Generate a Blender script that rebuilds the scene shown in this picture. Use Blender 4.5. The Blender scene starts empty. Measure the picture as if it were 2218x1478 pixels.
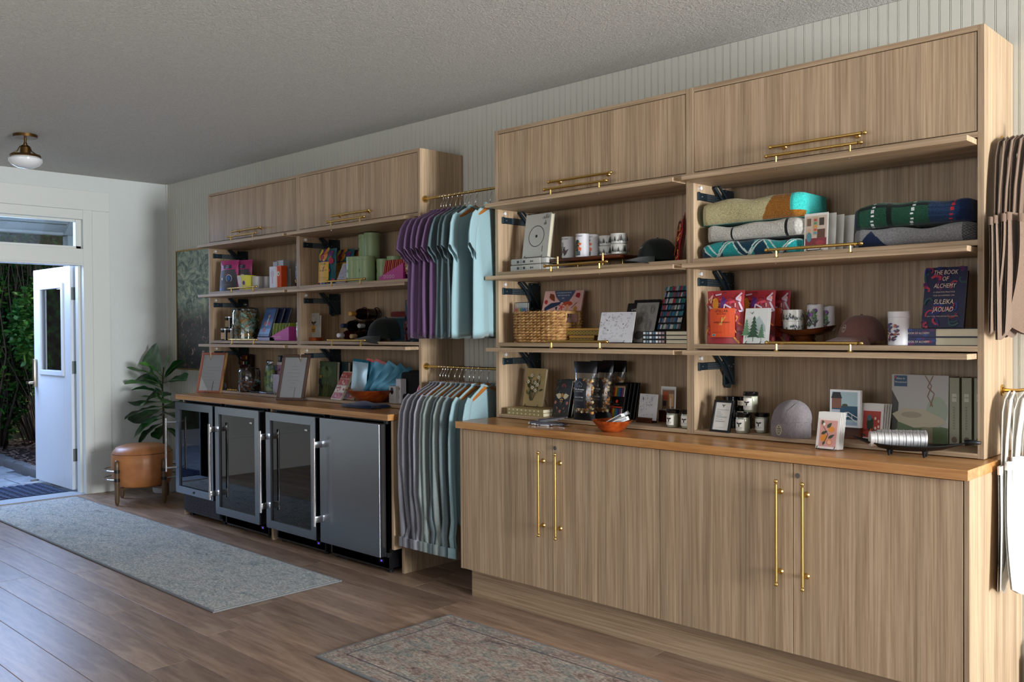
import bpy, bmesh, math, random
from mathutils import Vector, Matrix
random.seed(7)
R = math.radians
sc = bpy.context.scene
col = sc.collection

# ------------------------------------------------ camera, world, lights, exposure
CAM = Vector((0, -3.7898, 1.384)); FPX = 1965.7
yaw, pitch, roll = R(43.892), R(-0.7205), R(-0.368)
F = Vector((-math.sin(yaw)*math.cos(pitch), math.cos(yaw)*math.cos(pitch), math.sin(pitch)))
r0 = Vector((math.cos(yaw), math.sin(yaw), 0)); u0 = r0.cross(F)
RV = r0*math.cos(roll) + u0*math.sin(roll); UV = -r0*math.sin(roll) + u0*math.cos(roll)
cd = bpy.data.cameras.new('camera'); cam = bpy.data.objects.new('camera', cd); col.objects.link(cam)
cd.sensor_width = 36; cd.lens = FPX/2218*36; cd.clip_start = .05
cam.matrix_world = Matrix(((RV.x, UV.x, -F.x, CAM.x), (RV.y, UV.y, -F.y, CAM.y), (RV.z, UV.z, -F.z, CAM.z), (0, 0, 0, 1)))
sc.camera = cam

def at(px, py, x=None, y=None, z=None):
    """world point seen at photo pixel (px, py) on the plane x=, y= or z="""
    d = F + RV*((px-1109)/FPX) - UV*((py-739)/FPX)
    t = (x-CAM.x)/d.x if x is not None else (y-CAM.y)/d.y if y is not None else (z-CAM.z)/d.z
    return CAM + d*t

vs = sc.view_settings
vs.view_transform = 'Standard'; vs.look = 'None'; vs.gamma = 1; vs.use_curve_mapping = False; vs.exposure = 0.0
w = bpy.data.worlds.new('sky'); sc.world = w; w.use_nodes = True
nt = w.node_tree; bg = nt.nodes['Background']
tc = nt.nodes.new('ShaderNodeTexCoord'); sp = nt.nodes.new('ShaderNodeSeparateXYZ'); rp = nt.nodes.new('ShaderNodeValToRGB')
nt.links.new(tc.outputs['Generated'], sp.inputs[0]); nt.links.new(sp.outputs['Z'], rp.inputs[0]); nt.links.new(rp.outputs[0], bg.inputs[0])
rp.color_ramp.elements[0].color = (.85, .92, 1, 1); rp.color_ramp.elements[1].color = (.30, .52, 1, 1)
bg.inputs[1].default_value = 1.5

def area(name, loc, sx, sy, power, color, aim):
    l = bpy.data.lights.new(name, 'AREA'); l.shape = 'RECTANGLE'; l.size = sx; l.size_y = sy; l.energy = power; l.color = color
    o = bpy.data.objects.new(name, l); col.objects.link(o); o.location = loc
    o.rotation_euler = (Vector(aim)-Vector(loc)).to_track_quat('-Z', 'Y').to_euler(); return o
# daylight entering the big window in the right wall and the open door; plus an added fill lamp behind the camera, aimed at the ceiling
area('window_daylight', (5.00, -1.55, 1.55), 1.5, 1.6, 760, (.94, .98, 1), (-3, -1.5, 2.3))
area('added_front_fill', (-2.2, -5.95, 1.6), 3.6, 1.7, 62, (1, .97, .93), (-2.4, -4.9, 3.2))
area('doorway_skylight', (-9.4, -1.25, 2.3), 1.3, 1.3, 120, (.42, .60, 1), (-7.0, -1.25, 0))
s = bpy.data.lights.new('sun', 'SUN'); s.energy = 3.2; s.angle = R(1); s.color = (1, .95, .85)
so = bpy.data.objects.new('sun', s); col.objects.link(so); so.rotation_euler = Vector((-.35, -.6, -1)).to_track_quat('-Z', 'Y').to_euler()

# ------------------------------------------------ materials
def lin(c):
    if isinstance(c, str): c = [int(c[i:i+2], 16) for i in (0, 2, 4)]
    return tuple(((v/255)/12.92 if v/255 <= .04045 else ((v/255+.055)/1.055)**2.4) for v in c)
MC = {}
def mat(key, c=None, rough=.5, metal=0, spec=.5, emit=None, es=1, sheen=0, coat=0, build=None):
    k = (key, c, rough, metal)
    if k in MC: return MC[k]
    m = bpy.data.materials.new(key); m.use_nodes = True; b = m.node_tree.nodes['Principled BSDF']
    if c: b.inputs['Base Color'].default_value = (*lin(c), 1)
    b.inputs['Roughness'].default_value = rough; b.inputs['Metallic'].default_value = metal
    b.inputs['Specular IOR Level'].default_value = spec
    if sheen: b.inputs['Sheen Weight'].default_value = sheen
    if coat: b.inputs['Coat Weight'].default_value = coat
    if emit: b.inputs['Emission Color'].default_value = (*lin(emit), 1); b.inputs['Emission Strength'].default_value = es
    if build: build(m.node_tree, b)
    MC[k] = m; return m
def noise_ramp(nt, scale, stops, detail=4, nscale=1.0, rough=.6, coord='Object', dist=0.0):
    t = nt.nodes.new('ShaderNodeTexCoord'); mp = nt.nodes.new('ShaderNodeMapping'); n = nt.nodes.new('ShaderNodeTexNoise'); r = nt.nodes.new('ShaderNodeValToRGB')
    mp.inputs['Scale'].default_value = scale; n.inputs['Scale'].default_value = nscale; n.inputs['Detail'].default_value = detail
    n.inputs['Roughness'].default_value = rough; n.inputs['Distortion'].default_value = dist
    nt.links.new(t.outputs[coord], mp.inputs[0]); nt.links.new(mp.outputs[0], n.inputs[0]); nt.links.new(n.outputs['Fac'], r.inputs[0])
    e = r.color_ramp.elements
    while len(e) < len(stops): e.new(.5)
    for i, (p, c) in enumerate(stops): e[i].position = p; e[i].color = (*lin(c), 1)
    return n, r
def bump(nt, b, src, strength=.3, dist=.01):
    bp = nt.nodes.new('ShaderNodeBump'); bp.inputs['Strength'].default_value = strength; bp.inputs['Distance'].default_value = dist
    nt.links.new(src, bp.inputs['Height']); nt.links.new(bp.outputs[0], b.inputs['Normal'])
def grain(key, scale, stops, rough=.5, bs=.15, detail=6, dist=0.2, extra=None, spec=.4, per_object=0):
    def bd(nt, b):
        n, r = noise_ramp(nt, scale, stops, detail=detail, rough=.65, dist=dist); out = r.outputs[0]
        n2, r2 = noise_ramp(nt, tuple(v*.12 for v in scale), [(.35, (225, 225, 225)), (.65, (255, 255, 255))], detail=2)
        mx = nt.nodes.new('ShaderNodeMix'); mx.data_type = 'RGBA'; mx.blend_type = 'MULTIPLY'; mx.inputs[0].default_value = 1
        nt.links.new(out, mx.inputs[6]); nt.links.new(r2.outputs[0], mx.inputs[7]); out = mx.outputs[2]
        if per_object:
            oi = nt.nodes.new('ShaderNodeObjectInfo'); rr = nt.nodes.new('ShaderNodeMapRange'); rr.inputs[3].default_value = 1-per_object; rr.inputs[4].default_value = 1+per_object*.6
            nt.links.new(oi.outputs['Random'], rr.inputs[0]); hs = nt.nodes.new('ShaderNodeHueSaturation'); nt.links.new(rr.outputs[0], hs.inputs['Value']); nt.links.new(out, hs.inputs['Color']); out = hs.outputs[0]
        nt.links.new(out, b.inputs['Base Color']); bump(nt, b, n.outputs['Fac'], bs, .001)
    return mat(key, None, rough, spec=spec, build=bd)
oak_stops = [(.25, '8c7055'), (.42, 'ab9072'), (.56, 'bea486'), (.75, 'ccb598')]
OAKV = grain('oak_laminate_vertical', (130, 130, 2.2), oak_stops)
OAKH = grain('oak_laminate_horizontal', (2.2, 130, 130), oak_stops)
OAKD = grain('oak_laminate_depth', (55, 1.3, 55), oak_stops)
COUNTER = grain('butcher_block', (1.6, 22, 30), [(.25, '93602f'), (.42, 'b98049'), (.6, 'd29b61'), (.8, 'dfb27c')], rough=.28, bs=.05, dist=.6, spec=.5)
PLANK = grain('oak_floor_plank', (2.2, 20, 20), [(.25, '6e5848'), (.45, '967a66'), (.6, 'ab907a'), (.8, 'baa28c')], rough=.36, bs=.12, dist=1.2, per_object=.22)
WALLW = mat('white_wall_paint', 'd3d8d6', .75, build=lambda nt, b: bump(nt, b, noise_ramp(nt, (14,)*3, [(0, '000000'), (1, 'ffffff')])[0].outputs['Fac'], .35, .02))
BEAD = mat('cream_beadboard_paint', 'cccabf', .5)
DARKW = mat('dark_far_wall', '56595c', .8)
TRIM = mat('white_trim_paint', 'd9dcd8', .4)
DOORW = mat('white_door_paint', 'd5d9de', .35)
def ceil_b(nt, b):
    n, r = noise_ramp(nt, (95,)*3, [(.3, 'dcdbd5'), (.7, 'f4f2ec')], detail=3, rough=.7)
    nt.links.new(r.outputs[0], b.inputs['Base Color']); bump(nt, b, n.outputs['Fac'], 1.0, .03)
CEIL = mat('popcorn_ceiling', None, .95, build=ceil_b)
BRASS = mat('brushed_brass', 'd4b068', .27, 1)
DBRASS = mat('antique_brass', '6e5230', .4, 1)
STEEL = mat('stainless_steel', '8f959e', .26, 1)
CHROME = mat('chrome', 'd8dade', .12, 1)
BLACK = mat('black_plastic', '0c0d10', .4)
BWIRE = mat('black_wire', '101010', .45)
HW = mat('grey_blue_hardware', '3a4a55', .35, .8)
HWL = mat('zinc_ball_bearing', '93a3ad', .35, .9)
CREAM = mat('cream_paper', 'ddd3b8', .8)
WHITEP = mat('white_paper', 'e8e6e2', .7)
SILVER = mat('silver_foil', 'cfd2d6', .2, 1)
WALNUT = grain('dark_walnut', (3, 30, 30), [(.3, '2c1208'), (.6, '57280f'), (.8, '6e3717')], rough=.25, bs=.05)
OLIVEW = grain('red_olive_wood', (5, 25, 25), [(.3, '5e1d08'), (.55, 'a2461a'), (.8, 'c2682f')], rough=.25, bs=.05)
HANGW = grain('hanger_wood', (20, 4, 20), [(.3, '9a5a25'), (.6, 'c07c3c'), (.8, 'cf9352')], rough=.35, bs=.03)
def fab(key, c, c2, rough=.9, sc_=(300,)*3, bs=.25, sheen=.2):
    def bd(nt, b):
        n, r = noise_ramp(nt, sc_, [(.35, c), (.65, c2)], detail=2); nt.links.new(r.outputs[0], b.inputs['Base Color']); bump(nt, b, n.outputs['Fac'], bs, .002)
    return mat(key, None, rough, sheen=sheen, spec=.2, build=bd)
def glassy(key, tint, gl=.12, rough=.02, op=1.0):
    if key in MC: return MC[key]
    m = bpy.data.materials.new(key); m.use_nodes = True; nt = m.node_tree
    for n in list(nt.nodes): nt.nodes.remove(n)
    o = nt.nodes.new('ShaderNodeOutputMaterial'); mx = nt.nodes.new('ShaderNodeMixShader'); t = nt.nodes.new('ShaderNodeBsdfTransparent'); g = nt.nodes.new('ShaderNodeBsdfGlossy')
    fr = nt.nodes.new('ShaderNodeFresnel'); fr.inputs[0].default_value = 1.5; ad = nt.nodes.new('ShaderNodeMath'); ad.operation = 'ADD'; ad.inputs[1].default_value = gl
    t.inputs[0].default_value = (*lin(tint), 1); g.inputs['Roughness'].default_value = rough
    nt.links.new(fr.outputs[0], ad.inputs[0]); nt.links.new(ad.outputs[0], mx.inputs[0]); nt.links.new(t.outputs[0], mx.inputs[1]); nt.links.new(g.outputs[0], mx.inputs[2]); nt.links.new(mx.outputs[0], o.inputs[0])
    MC[key] = m; return m
GLASS = glassy('clear_glass', 'e8eeee', .05)
FGLASS = glassy('tinted_fridge_glass', '6f8794', .05)
FGLASSD = glassy('dark_fridge_glass', '27323d', .04)
# print material: colours come from the printed shapes themselves
def prt(nt, b):
    a = nt.nodes.new('ShaderNodeVertexColor'); a.layer_name = 'Col'; nt.links.new(a.outputs[0], b.inputs['Base Color'])
PRINT = mat('printed_ink', None, .45, build=prt)
PRINTM = mat('printed_ink_matte', None, .85, spec=.2, build=prt)

# ------------------------------------------------ mesh helpers
class M:
    def __init__(s): s.b = bmesh.new(); s.mi = 0
    def box(s, x0, x1, y0, y1, z0, z1, bev=0):
        r = bmesh.ops.create_cube(s.b, size=1)
        for v in r['verts']: v.co = Vector(((x0+x1)/2+v.co.x*(x1-x0), (y0+y1)/2+v.co.y*(y1-y0), (z0+z1)/2+v.co.z*(z1-z0)))
        if bev: bmesh.ops.bevel(s.b, geom=list({e for v in r['verts'] for e in v.link_edges}), offset=bev, segments=2, affect='EDGES', profile=.5)
        return s
    def frustum(s, p0, p1, ra, rb=None, n=16, caps=True):
        rb = ra if rb is None else rb; p0 = Vector(p0); p1 = Vector(p1); d = p1-p0
        r = bmesh.ops.create_cone(s.b, cap_ends=caps, segments=n, radius1=ra, radius2=rb, depth=d.length)
        q = d.to_track_quat('Z', 'Y').to_matrix().to_4x4(); q.translation = (p0+p1)/2
        bmesh.ops.transform(s.b, matrix=q, verts=r['verts']); return s
    def ball(s, c, r, n=12, sc_=(1, 1, 1)):
        k = bmesh.ops.create_uvsphere(s.b, u_segments=n, v_segments=max(6, n//2+2), radius=r)
        for v in k['verts']: v.co = Vector((c[0]+v.co.x*sc_[0], c[1]+v.co.y*sc_[1], c[2]+v.co.z*sc_[2]))
        return s
    def ico(s, c, r, sub=1):
        k = bmesh.ops.create_icosphere(s.b, subdivisions=sub, radius=r)
        for v in k['verts']: v.co = v.co*(1+random.uniform(-.25, .25)) + Vector(c)
        return s
    def rings(s, rings, close=False, cap=True):
        """loft a list of vertex rings"""
        vv = [[s.b.verts.new(p) for p in rg] for rg in rings]; n = len(vv[0])
        for a, b2 in zip(vv, vv[1:]):
            for i in range(n): s.b.faces.new((a[i], a[(i+1) % n], b2[(i+1) % n], b2[i]))
        if close:
            for i in range(n): s.b.faces.new((vv[-1][i], vv[-1][(i+1) % n], vv[0][(i+1) % n], vv[0][i]))
        elif cap: s.b.faces.new(list(reversed(vv[0]))); s.b.faces.new(vv[-1])
        return s
    def lathe(s, prof, c=(0, 0, 0), n=24, cap=True):
        return s.rings([[(c[0]+r*math.cos(2*math.pi*i/n), c[1]+r*math.sin(2*math.pi*i/n), c[2]+z) for i in range(n)] for r, z in prof], cap=cap)
    def tube(s, pts, r, n=8, close=False, rf=None):
        pts = [Vector(p) for p in pts]; rg = []; up = None
        for i, p in enumerate(pts):
            a = pts[i-1] if i else (pts[-1] if close else p); b2 = pts[(i+1) % len(pts)] if (i < len(pts)-1 or close) else p
            t = (b2-a).normalized()
            if up is None: up = t.orthogonal().normalized()
            up = (up-t*up.dot(t)).normalized(); sd = t.cross(up); rr = rf(i) if rf else r
            rg.append([p+up*math.cos(2*math.pi*k/n)*rr+sd*math.sin(2*math.pi*k/n)*rr for k in range(n)])
        return s.rings(rg, close=close)
    def prism(s, pts, y0, y1):
        """polygon in XZ extruded from y0 to y1"""
        a = [s.b.verts.new((x, y0, z)) for x, z in pts]; b2 = [s.b.verts.new((x, y1, z)) for x, z in pts]; n = len(pts)
        s.b.faces.new(a); s.b.faces.new(list(reversed(b2)))
        for i in range(n): s.b.faces.new((a[i], b2[i], b2[(i+1) % n], a[(i+1) % n]))
        return s
    def grid(s, f, nu, nv):
        vv = [[s.b.verts.new(f(i/nu, j/nv)) for j in range(nv+1)] for i in range(nu+1)]
        for i in range(nu):
            for j in range(nv): s.b.faces.new((vv[i][j], vv[i+1][j], vv[i+1][j+1], vv[i][j+1]))
        return s
def root_loc(o):
    v = Vector((0, 0, 0))
    while o is not None: v += o.location; o = o.parent
    return v
def part(name, m, ma, parent=None, smooth=False, label=None, world=False, kind=None, recalc=True):
    me = bpy.data.meshes.new(name)
    if recalc: bmesh.ops.recalc_face_normals(m.b, faces=m.b.faces)
    if world and parent is not None: bmesh.ops.translate(m.b, verts=m.b.verts, vec=-root_loc(parent))
    m.b.to_mesh(me); m.b.free(); me.materials.append(ma)
    if smooth:
        for p in me.polygons: p.use_smooth = True
        if smooth != 1: me.set_sharp_from_angle(angle=R(smooth))
    o = bpy.data.objects.new(name, me); col.objects.link(o); o.parent = parent
    if label: o['label'] = label
    if kind: o['kind'] = kind
    return o
def thing(name, label, cat, loc=(0, 0, 0), rz=0, group=None, lean=0):
    o = bpy.data.objects.new(name, None); col.objects.link(o); o.location = loc; o.rotation_euler = (-lean, 0, rz)
    o.empty_display_size = .05; o['label'] = label; o['category'] = cat
    if group: o['group'] = group
    return o
def tag(o, label, cat, group=None):
    o['label'] = label; o['category'] = cat
    if group: o['group'] = group
    return o
def dup(src, loc=None, rz=None, label=None, group=None, keep=None):
    r = src.copy(); col.objects.link(r)
    if loc is not None: r.location = loc
    if rz is not None: r.rotation_euler = (src.rotation_euler[0], 0, rz)
    if label: r['label'] = label
    if group: r['group'] = group
    for ch in list(src.children):
        c = ch.copy(); col.objects.link(c); c.parent = r
        for g in ch.children: d = g.copy(); col.objects.link(d); d.parent = c
    return r
def struct(o): o['kind'] = 'structure'; return o

# ------------------------------------------------ flat print (lettering, drawings) as coloured shapes
TXT = {}
def glyphs(t, shear=0):
    k = (t, shear)
    if k not in TXT:
        c = bpy.data.curves.new('t', 'FONT'); c.body = t; c.size = 1; c.resolution_u = 2; c.shear = shear; c.align_x = 'CENTER'
        o = bpy.data.objects.new('t', c); me = bpy.data.meshes.new_from_object(o)
        TXT[k] = ([v.co.copy() for v in me.vertices], [list(p.vertices) for p in me.polygons])
        bpy.data.objects.remove(o); bpy.data.meshes.remove(me)
    return TXT[k]
class Art:
    """shapes in a w x h frame (x right, z up, origin bottom centre)"""
    def __init__(s, w, h): s.w = w; s.h = h; s.f = []; s.k = 0
    def poly(s, pts, c): s.k += 1; s.f.append(([(x, z) for x, z in pts], lin(c), s.k)); return s
    def rect(s, x0, x1, z0, z1, c): return s.poly([(x0, z0), (x1, z0), (x1, z1), (x0, z1)], c)
    def full(s, c): return s.rect(-s.w/2, s.w/2, 0, s.h, c)
    def ell(s, x, z, rx, rz, c, n=14, rot=0):
        return s.poly([(x+rx*math.cos(a)*math.cos(rot)-rz*math.sin(a)*math.sin(rot), z+rx*math.cos(a)*math.sin(rot)+rz*math.sin(a)*math.cos(rot)) for a in [2*math.pi*i/n for i in range(n)]], c)
    def line(s, pts, wd, c):
        s.k += 1
        for (x0, z0), (x1, z1) in zip(pts, pts[1:]):
            l = math.hypot(x1-x0, z1-z0) or 1; nx, nz = -(z1-z0)/l*wd/2, (x1-x0)/l*wd/2
            s.f.append(([(x0+nx, z0+nz), (x0-nx, z0-nz), (x1-nx, z1-nz), (x1+nx, z1+nz)], lin(c), s.k))
        return s
    def ring(s, x, z, r, wd, c, n=20, rz=None):
        rz = rz or r; return s.line([(x+r*math.cos(2*math.pi*i/n), z+rz*math.sin(2*math.pi*i/n)) for i in range(n+1)], wd, c)
    def leaf(s, x, z, l, wd, a, c):
        p = [(0, 0), (.3, .5), (.6, .42), (1, 0), (.6, -.42), (.3, -.5)]
        return s.poly([(x+u*l*math.cos(a)-v*wd*math.sin(a), z+u*l*math.sin(a)+v*wd*math.cos(a)) for u, v in p], c)
    def text(s, t, x, z, size, c, wx=1.0, shear=0, maxw=None):
        s.k += 1; vv, pp = glyphs(t, shear); mw = max((abs(v.x) for v in vv), default=1)*2*size*wx
        if maxw and mw > maxw: wx *= maxw/mw
        for p in pp: s.f.append(([(x+vv[i].x*size*wx, z+vv[i].y*size) for i in p], lin(c), s.k))
        return s
    def bars(s, x0, x1, zs, c, th=.0012):      # small illegible print
        for z in zs: s.rect(x0, x1, z, z+th, c)
        return s
    def put(s, parent, fn, name='cover_print', label=None, ma=None, eps=.00015, cut=10):
        b = bmesh.new(); cl = b.loops.layers.float_color.new('Col')
        for pts, c, k in s.f:
            try: f = b.faces.new([b.verts.new((x, k, z)) for x, z in pts])
            except ValueError: continue
            for l in f.loops: l[cl] = (*c, 1)
        if cut:      # follow a curved surface
            for ax, n in ((0, cut), (2, max(2, cut//2))):
                lo = min(v.co[ax] for v in b.verts); hi = max(v.co[ax] for v in b.verts)
                for i in range(1, n):
                    co = [0, 0, 0]; no = [0, 0, 0]; co[ax] = lo+(hi-lo)*i/n; no[ax] = 1
                    bmesh.ops.bisect_plane(b, geom=b.verts[:]+b.edges[:]+b.faces[:], dist=1e-6, plane_co=co, plane_no=no)
        for v in b.verts: v.co = fn(v.co.x, v.co.z, eps*v.co.y+.0004)
        m = M(); m.b.free(); m.b = b
        return part(name, m, ma or PRINT, parent, label=label, recalc=False)
    def front(s, parent, y=0, x=0, z=0, **k): return s.put(parent, lambda a, b, e: (x+a, y-e, z+b), cut=0, **k)
    def wrap(s, parent, r, z=0, **k):        # around a cylinder, centre facing -y
        return s.put(parent, lambda a, b, e: ((r+e)*math.sin(a/r), -(r+e)*math.cos(a/r), z+b), **k)
    def top(s, parent, z=0, x=0, y=0, **k): return s.put(parent, lambda a, b, e: (x+a, y+b, z+e), cut=0, **k)
# ------------------------------------------------ the room
RX, CZ = -7.996, 2.7207
fl = struct(part('floor', M().box(-8.18, 5.2, -6.3, .12, -.06, -.014), mat('subfloor', '3a2c22', .9)))
FLM = {}
def plank(x0, x1, y0, y1):
    k = (round(x1-x0, 3), round(y1-y0, 3))
    if k not in FLM:
        m = M().box(-(x1-x0)/2, (x1-x0)/2, -(y1-y0)/2, (y1-y0)/2, -.014, 0, .0012); b = m.b; me = bpy.data.meshes.new('plank'); b.to_mesh(me); b.free(); me.materials.append(PLANK); FLM[k] = me
    o = bpy.data.objects.new('plank', FLM[k]); col.objects.link(o); o.parent = fl; o.location = ((x0+x1)/2, (y0+y1)/2, 0)
rows = []; y = .1
while y > -3.05:
    x = -8.175+random.uniform(-1.6, 0)
    while x < .55:
        l = random.choice((1.2, 1.55, 1.9)); x0 = max(x, -8.175); x1 = min(x+l, .6)
        if x1-x0 > .05: plank(x0+.0008, x1-.0008, y-.19+.0008, y-.0008)
        x += l
    y -= .19
plank(.602, 5.0, -3.13, .1); plank(-8.175, 5.0, -6.2, -3.134)
# ceiling
struct(part('ceiling', M().box(-8.18, 5.2, -6.3, .12, CZ, CZ+.1), CEIL))
# back wall behind beadboard: each board its own piece
wb = struct(part('wall_back', M().box(-8.18, 5.2, .0085, .12, 0, CZ), BEAD))
P_ = .0407
bm_ = M().box(-.0165, .0190, -.006, .004, 0, CZ-.001, .0016).box(-.0205, -.0178, -.0065, .004, 0, CZ-.001, .0009); bme = bpy.data.meshes.new('beadboard_panel'); bm_.b.to_mesh(bme); bm_.b.free(); bme.materials.append(BEAD)
i = 0; x = RX+.02
while x < -.72:
    o = bpy.data.objects.new('beadboard_strip', bme); col.objects.link(o); o.parent = wb; o.location = (x, .006, 0); x += P_
struct(part('trim_1', M().box(RX, RX+.02, -.012, .012, 0, CZ), TRIM))
struct(part('wall_right', M().box(5.05, 5.2, -6.3, -2.4, 0, CZ).box(5.05, 5.2, -.75, .012, 0, CZ).box(5.05, 5.2, -2.4, -.75, 0, .65).box(5.05, 5.2, -2.4, -.75, 2.4, CZ), DARKW))
struct(part('wall_front', M().box(-8.18, -4.1, -6.3, -6.1, 0, CZ).box(-.3, 5.05, -6.3, -6.1, 0, CZ).box(-4.1, -.3, -6.3, -6.1, 0, .5).box(-4.1, -.3, -6.3, -6.1, 2.45, CZ), DARKW))
wf = struct(part('window_1', M().box(5.07, 5.13, -2.4, -2.34, .65, 2.4).box(5.07, 5.13, -.81, -.75, .65, 2.4).box(5.07, 5.13, -2.34, -.81, .65, .71).box(5.07, 5.13, -2.34, -.81, 2.34, 2.4).box(5.07, 5.13, -1.60, -1.55, .71, 2.34), TRIM))
# left wall with doorway and transom
DY0, DY1 = -1.66, -.743
wl = struct(part('wall_left', M().box(-8.18, RX, -6.1, DY0, 0, CZ).box(-8.18, RX, DY1, .012, 0, CZ).box(-8.18, RX, DY0, DY1, 2.435, CZ), WALLW))
fr = bpy.data.objects.new('door_1', None); col.objects.link(fr); fr.location = (RX, DY1, 0); fr['kind'] = 'structure'; fr['label'] = 'white front door standing open onto the hedge'
def wp(n, m, ma, p=fr, **k): return part(n, m, ma, p, world=True, **k)
wp('door_frame', M().box(-8.17, RX+.012, DY1-.001, DY1+.075, 0, 2.43, .004).box(-8.12, -8.06, DY1-.02, DY1, 0, 1.97).box(-8.17, RX+.012, DY0-.08, DY0, 0, 2.43, .004)
   .box(-8.17, RX+.012, DY0, DY1, 1.968, 2.095, .004).box(-8.15, RX+.004, DY0, DY1, 1.955, 1.968), TRIM, label='painted door jambs')
wp('transom_frame', M().box(-8.1, RX+.006, DY0, DY1, 2.345, 2.425, .004).box(-8.09, -8.03, DY1-.045, DY1, 2.095, 2.345, .003).box(-8.09, -8.03, DY0, DY0+.04, 2.095, 2.345).box(-8.09, -8.03, DY0, DY1, 2.095, 2.118)
   .box(-8.075, -8.045, DY0+.03, DY1-.035, 2.325, 2.347), TRIM, label='frame of the transom window')
wp('transom_pane', M().box(-8.065, -8.061, DY0, DY1, 2.1, 2.345), GLASS)
wp('threshold', M().box(-8.2, -7.99, DY0, DY1, -.02, .006, .002), mat('stone_threshold', '9aa0a6', .6))
struct(part('trim_2', M().box(RX, RX+.016, -6, -.522, 2.425, 2.592, .004).box(RX, RX+.012, -.668, -.522, 0, 2.425, .003).box(RX, RX+.012, -1.9, -1.74, 0, 2.425, .003), TRIM))
struct(part('baseboard_left', M().box(RX, RX+.02, -.71, 0, 0, .355, .004).box(RX, RX+.02, -6, -1.74, 0, .355, .004), TRIM))
struct(part('baseboard_back', M().box(RX+.02, -6.7, -.014, 0, 0, .16, .003), TRIM))
# door leaf, opened outwards at a right angle
dx0, dx1, dy0, dy1 = -9.071, -8.182, -.783, -.742
g0, g1, gz0, gz1 = -8.905, -8.355, 1.02, 1.80
lf = wp('door_leaf', M().box(dx0, g0, dy0, dy1, .02, 1.96, .002).box(g1, dx1, dy0, dy1, .02, 1.96, .002).box(g0, g1, dy0, dy1, .02, gz0).box(g0, g1, dy0, dy1, gz1, 1.96), DOORW)
def sub(n, m, ma, **k): return part(n, m, ma, lf, world=True, **k)
sub('glass_bead', M().box(g0-.02, g0+.025, dy0-.012, dy0+.004, gz0-.02, gz1+.02, .004).box(g1-.025, g1+.02, dy0-.012, dy0+.004, gz0-.02, gz1+.02, .004).box(g0+.025, g1-.025, dy0-.012, dy0+.004, gz0-.02, gz0+.025, .004).box(g0+.025, g1-.025, dy0-.012, dy0+.004, gz1-.025, gz1+.02, .004), DOORW)
sub('door_pane', M().box(g0, g1, dy0+.018, dy0+.024, gz0, gz1), glassy('door_glass', 'dfe8ee', .35, .01))
for hz in (.32, 1.08, 1.72):
    sub('hinge', M().box(dx1-.001, dx1+.004, dy0+.008, dy1-.002, hz-.055, hz+.055, .001).frustum((dx1+.006, dy1+.004, hz-.055), (dx1+.006, dy1+.004, hz+.055), .008), mat('worn_hinge', '6a6f6c', .4, .8))
hd = sub('lever_handle', M().box(dx0+.025, dx0+.075, dy0-.03, dy0-.001, .88, 1.14, .006).frustum((dx0+.05, dy0-.03, .92), (dx0+.05, dy0-.065, .92), .014).box(dx0-.02, dx0+.06, dy0-.072, dy0-.058, .908, .93, .005)
   .box(dx0-.003, dx0, dy0+.008, dy1-.008, .92, 1.0), mat('satin_nickel', 'b9aa92', .3, 1), smooth=30)
sub('door_sweep', M().box(dx0, dx0+.02, dy0-.05, dy0+.02, .0, .02, .002), mat('grey_rubber', '777b80', .7))

# ------------------------------------------------ outside the door
pv = struct(part('pavement', M().box(-12.5, -8.18, -6, 1.6, -.1, -.035), mat('mortar', '6c7076', .9)))
PAV = grain('bluestone_paver', (6, 6, 6), [(.3, '7b8087'), (.7, '9da3ab')], rough=.8, per_object=.15)
pm = None
for ix in range(6):
    for iy in range(9):
        x0 = -8.2-.46*(ix+1); y0 = -3.0+.3*iy+(.15 if ix % 2 else 0)
        if x0 < -9.2 and y0 > -.75-(-9.2-x0)*.02: continue
        if pm is None:
            m = M().box(.006, .454, .006, .294, -.035, -.02, .004); pm = bpy.data.meshes.new('paver'); m.b.to_mesh(pm); m.b.free(); pm.materials.append(PAV)
        o = bpy.data.objects.new('paver', pm); col.objects.link(o); o.parent = pv; o.location = (x0, y0, 0)
def soil_f(u, v): return (-12.4+u*3.9, -.62+v*2.2, -.03+.06*v+.28*(v**.7)*(.5+.5*math.sin(u*9))*.4+random.uniform(-.012, .012))
struct(part('planting_bed', M().grid(soil_f, 40, 24), mat('bark_mulch', '3a2c28', .95), smooth=1))
struct(part('wall_outside', M().box(-12.9, -12.7, -6, 3, -.1, 4.2).box(-12.7, -8.3, 2.2, 2.4, -.1, 3.4), grain('ivy_bank', (9, 9, 9), [(.35, '1c1512'), (.5, '2c2a1a'), (.62, '2c4a22'), (.75, '5a7a3a')], rough=.9)))
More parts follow.
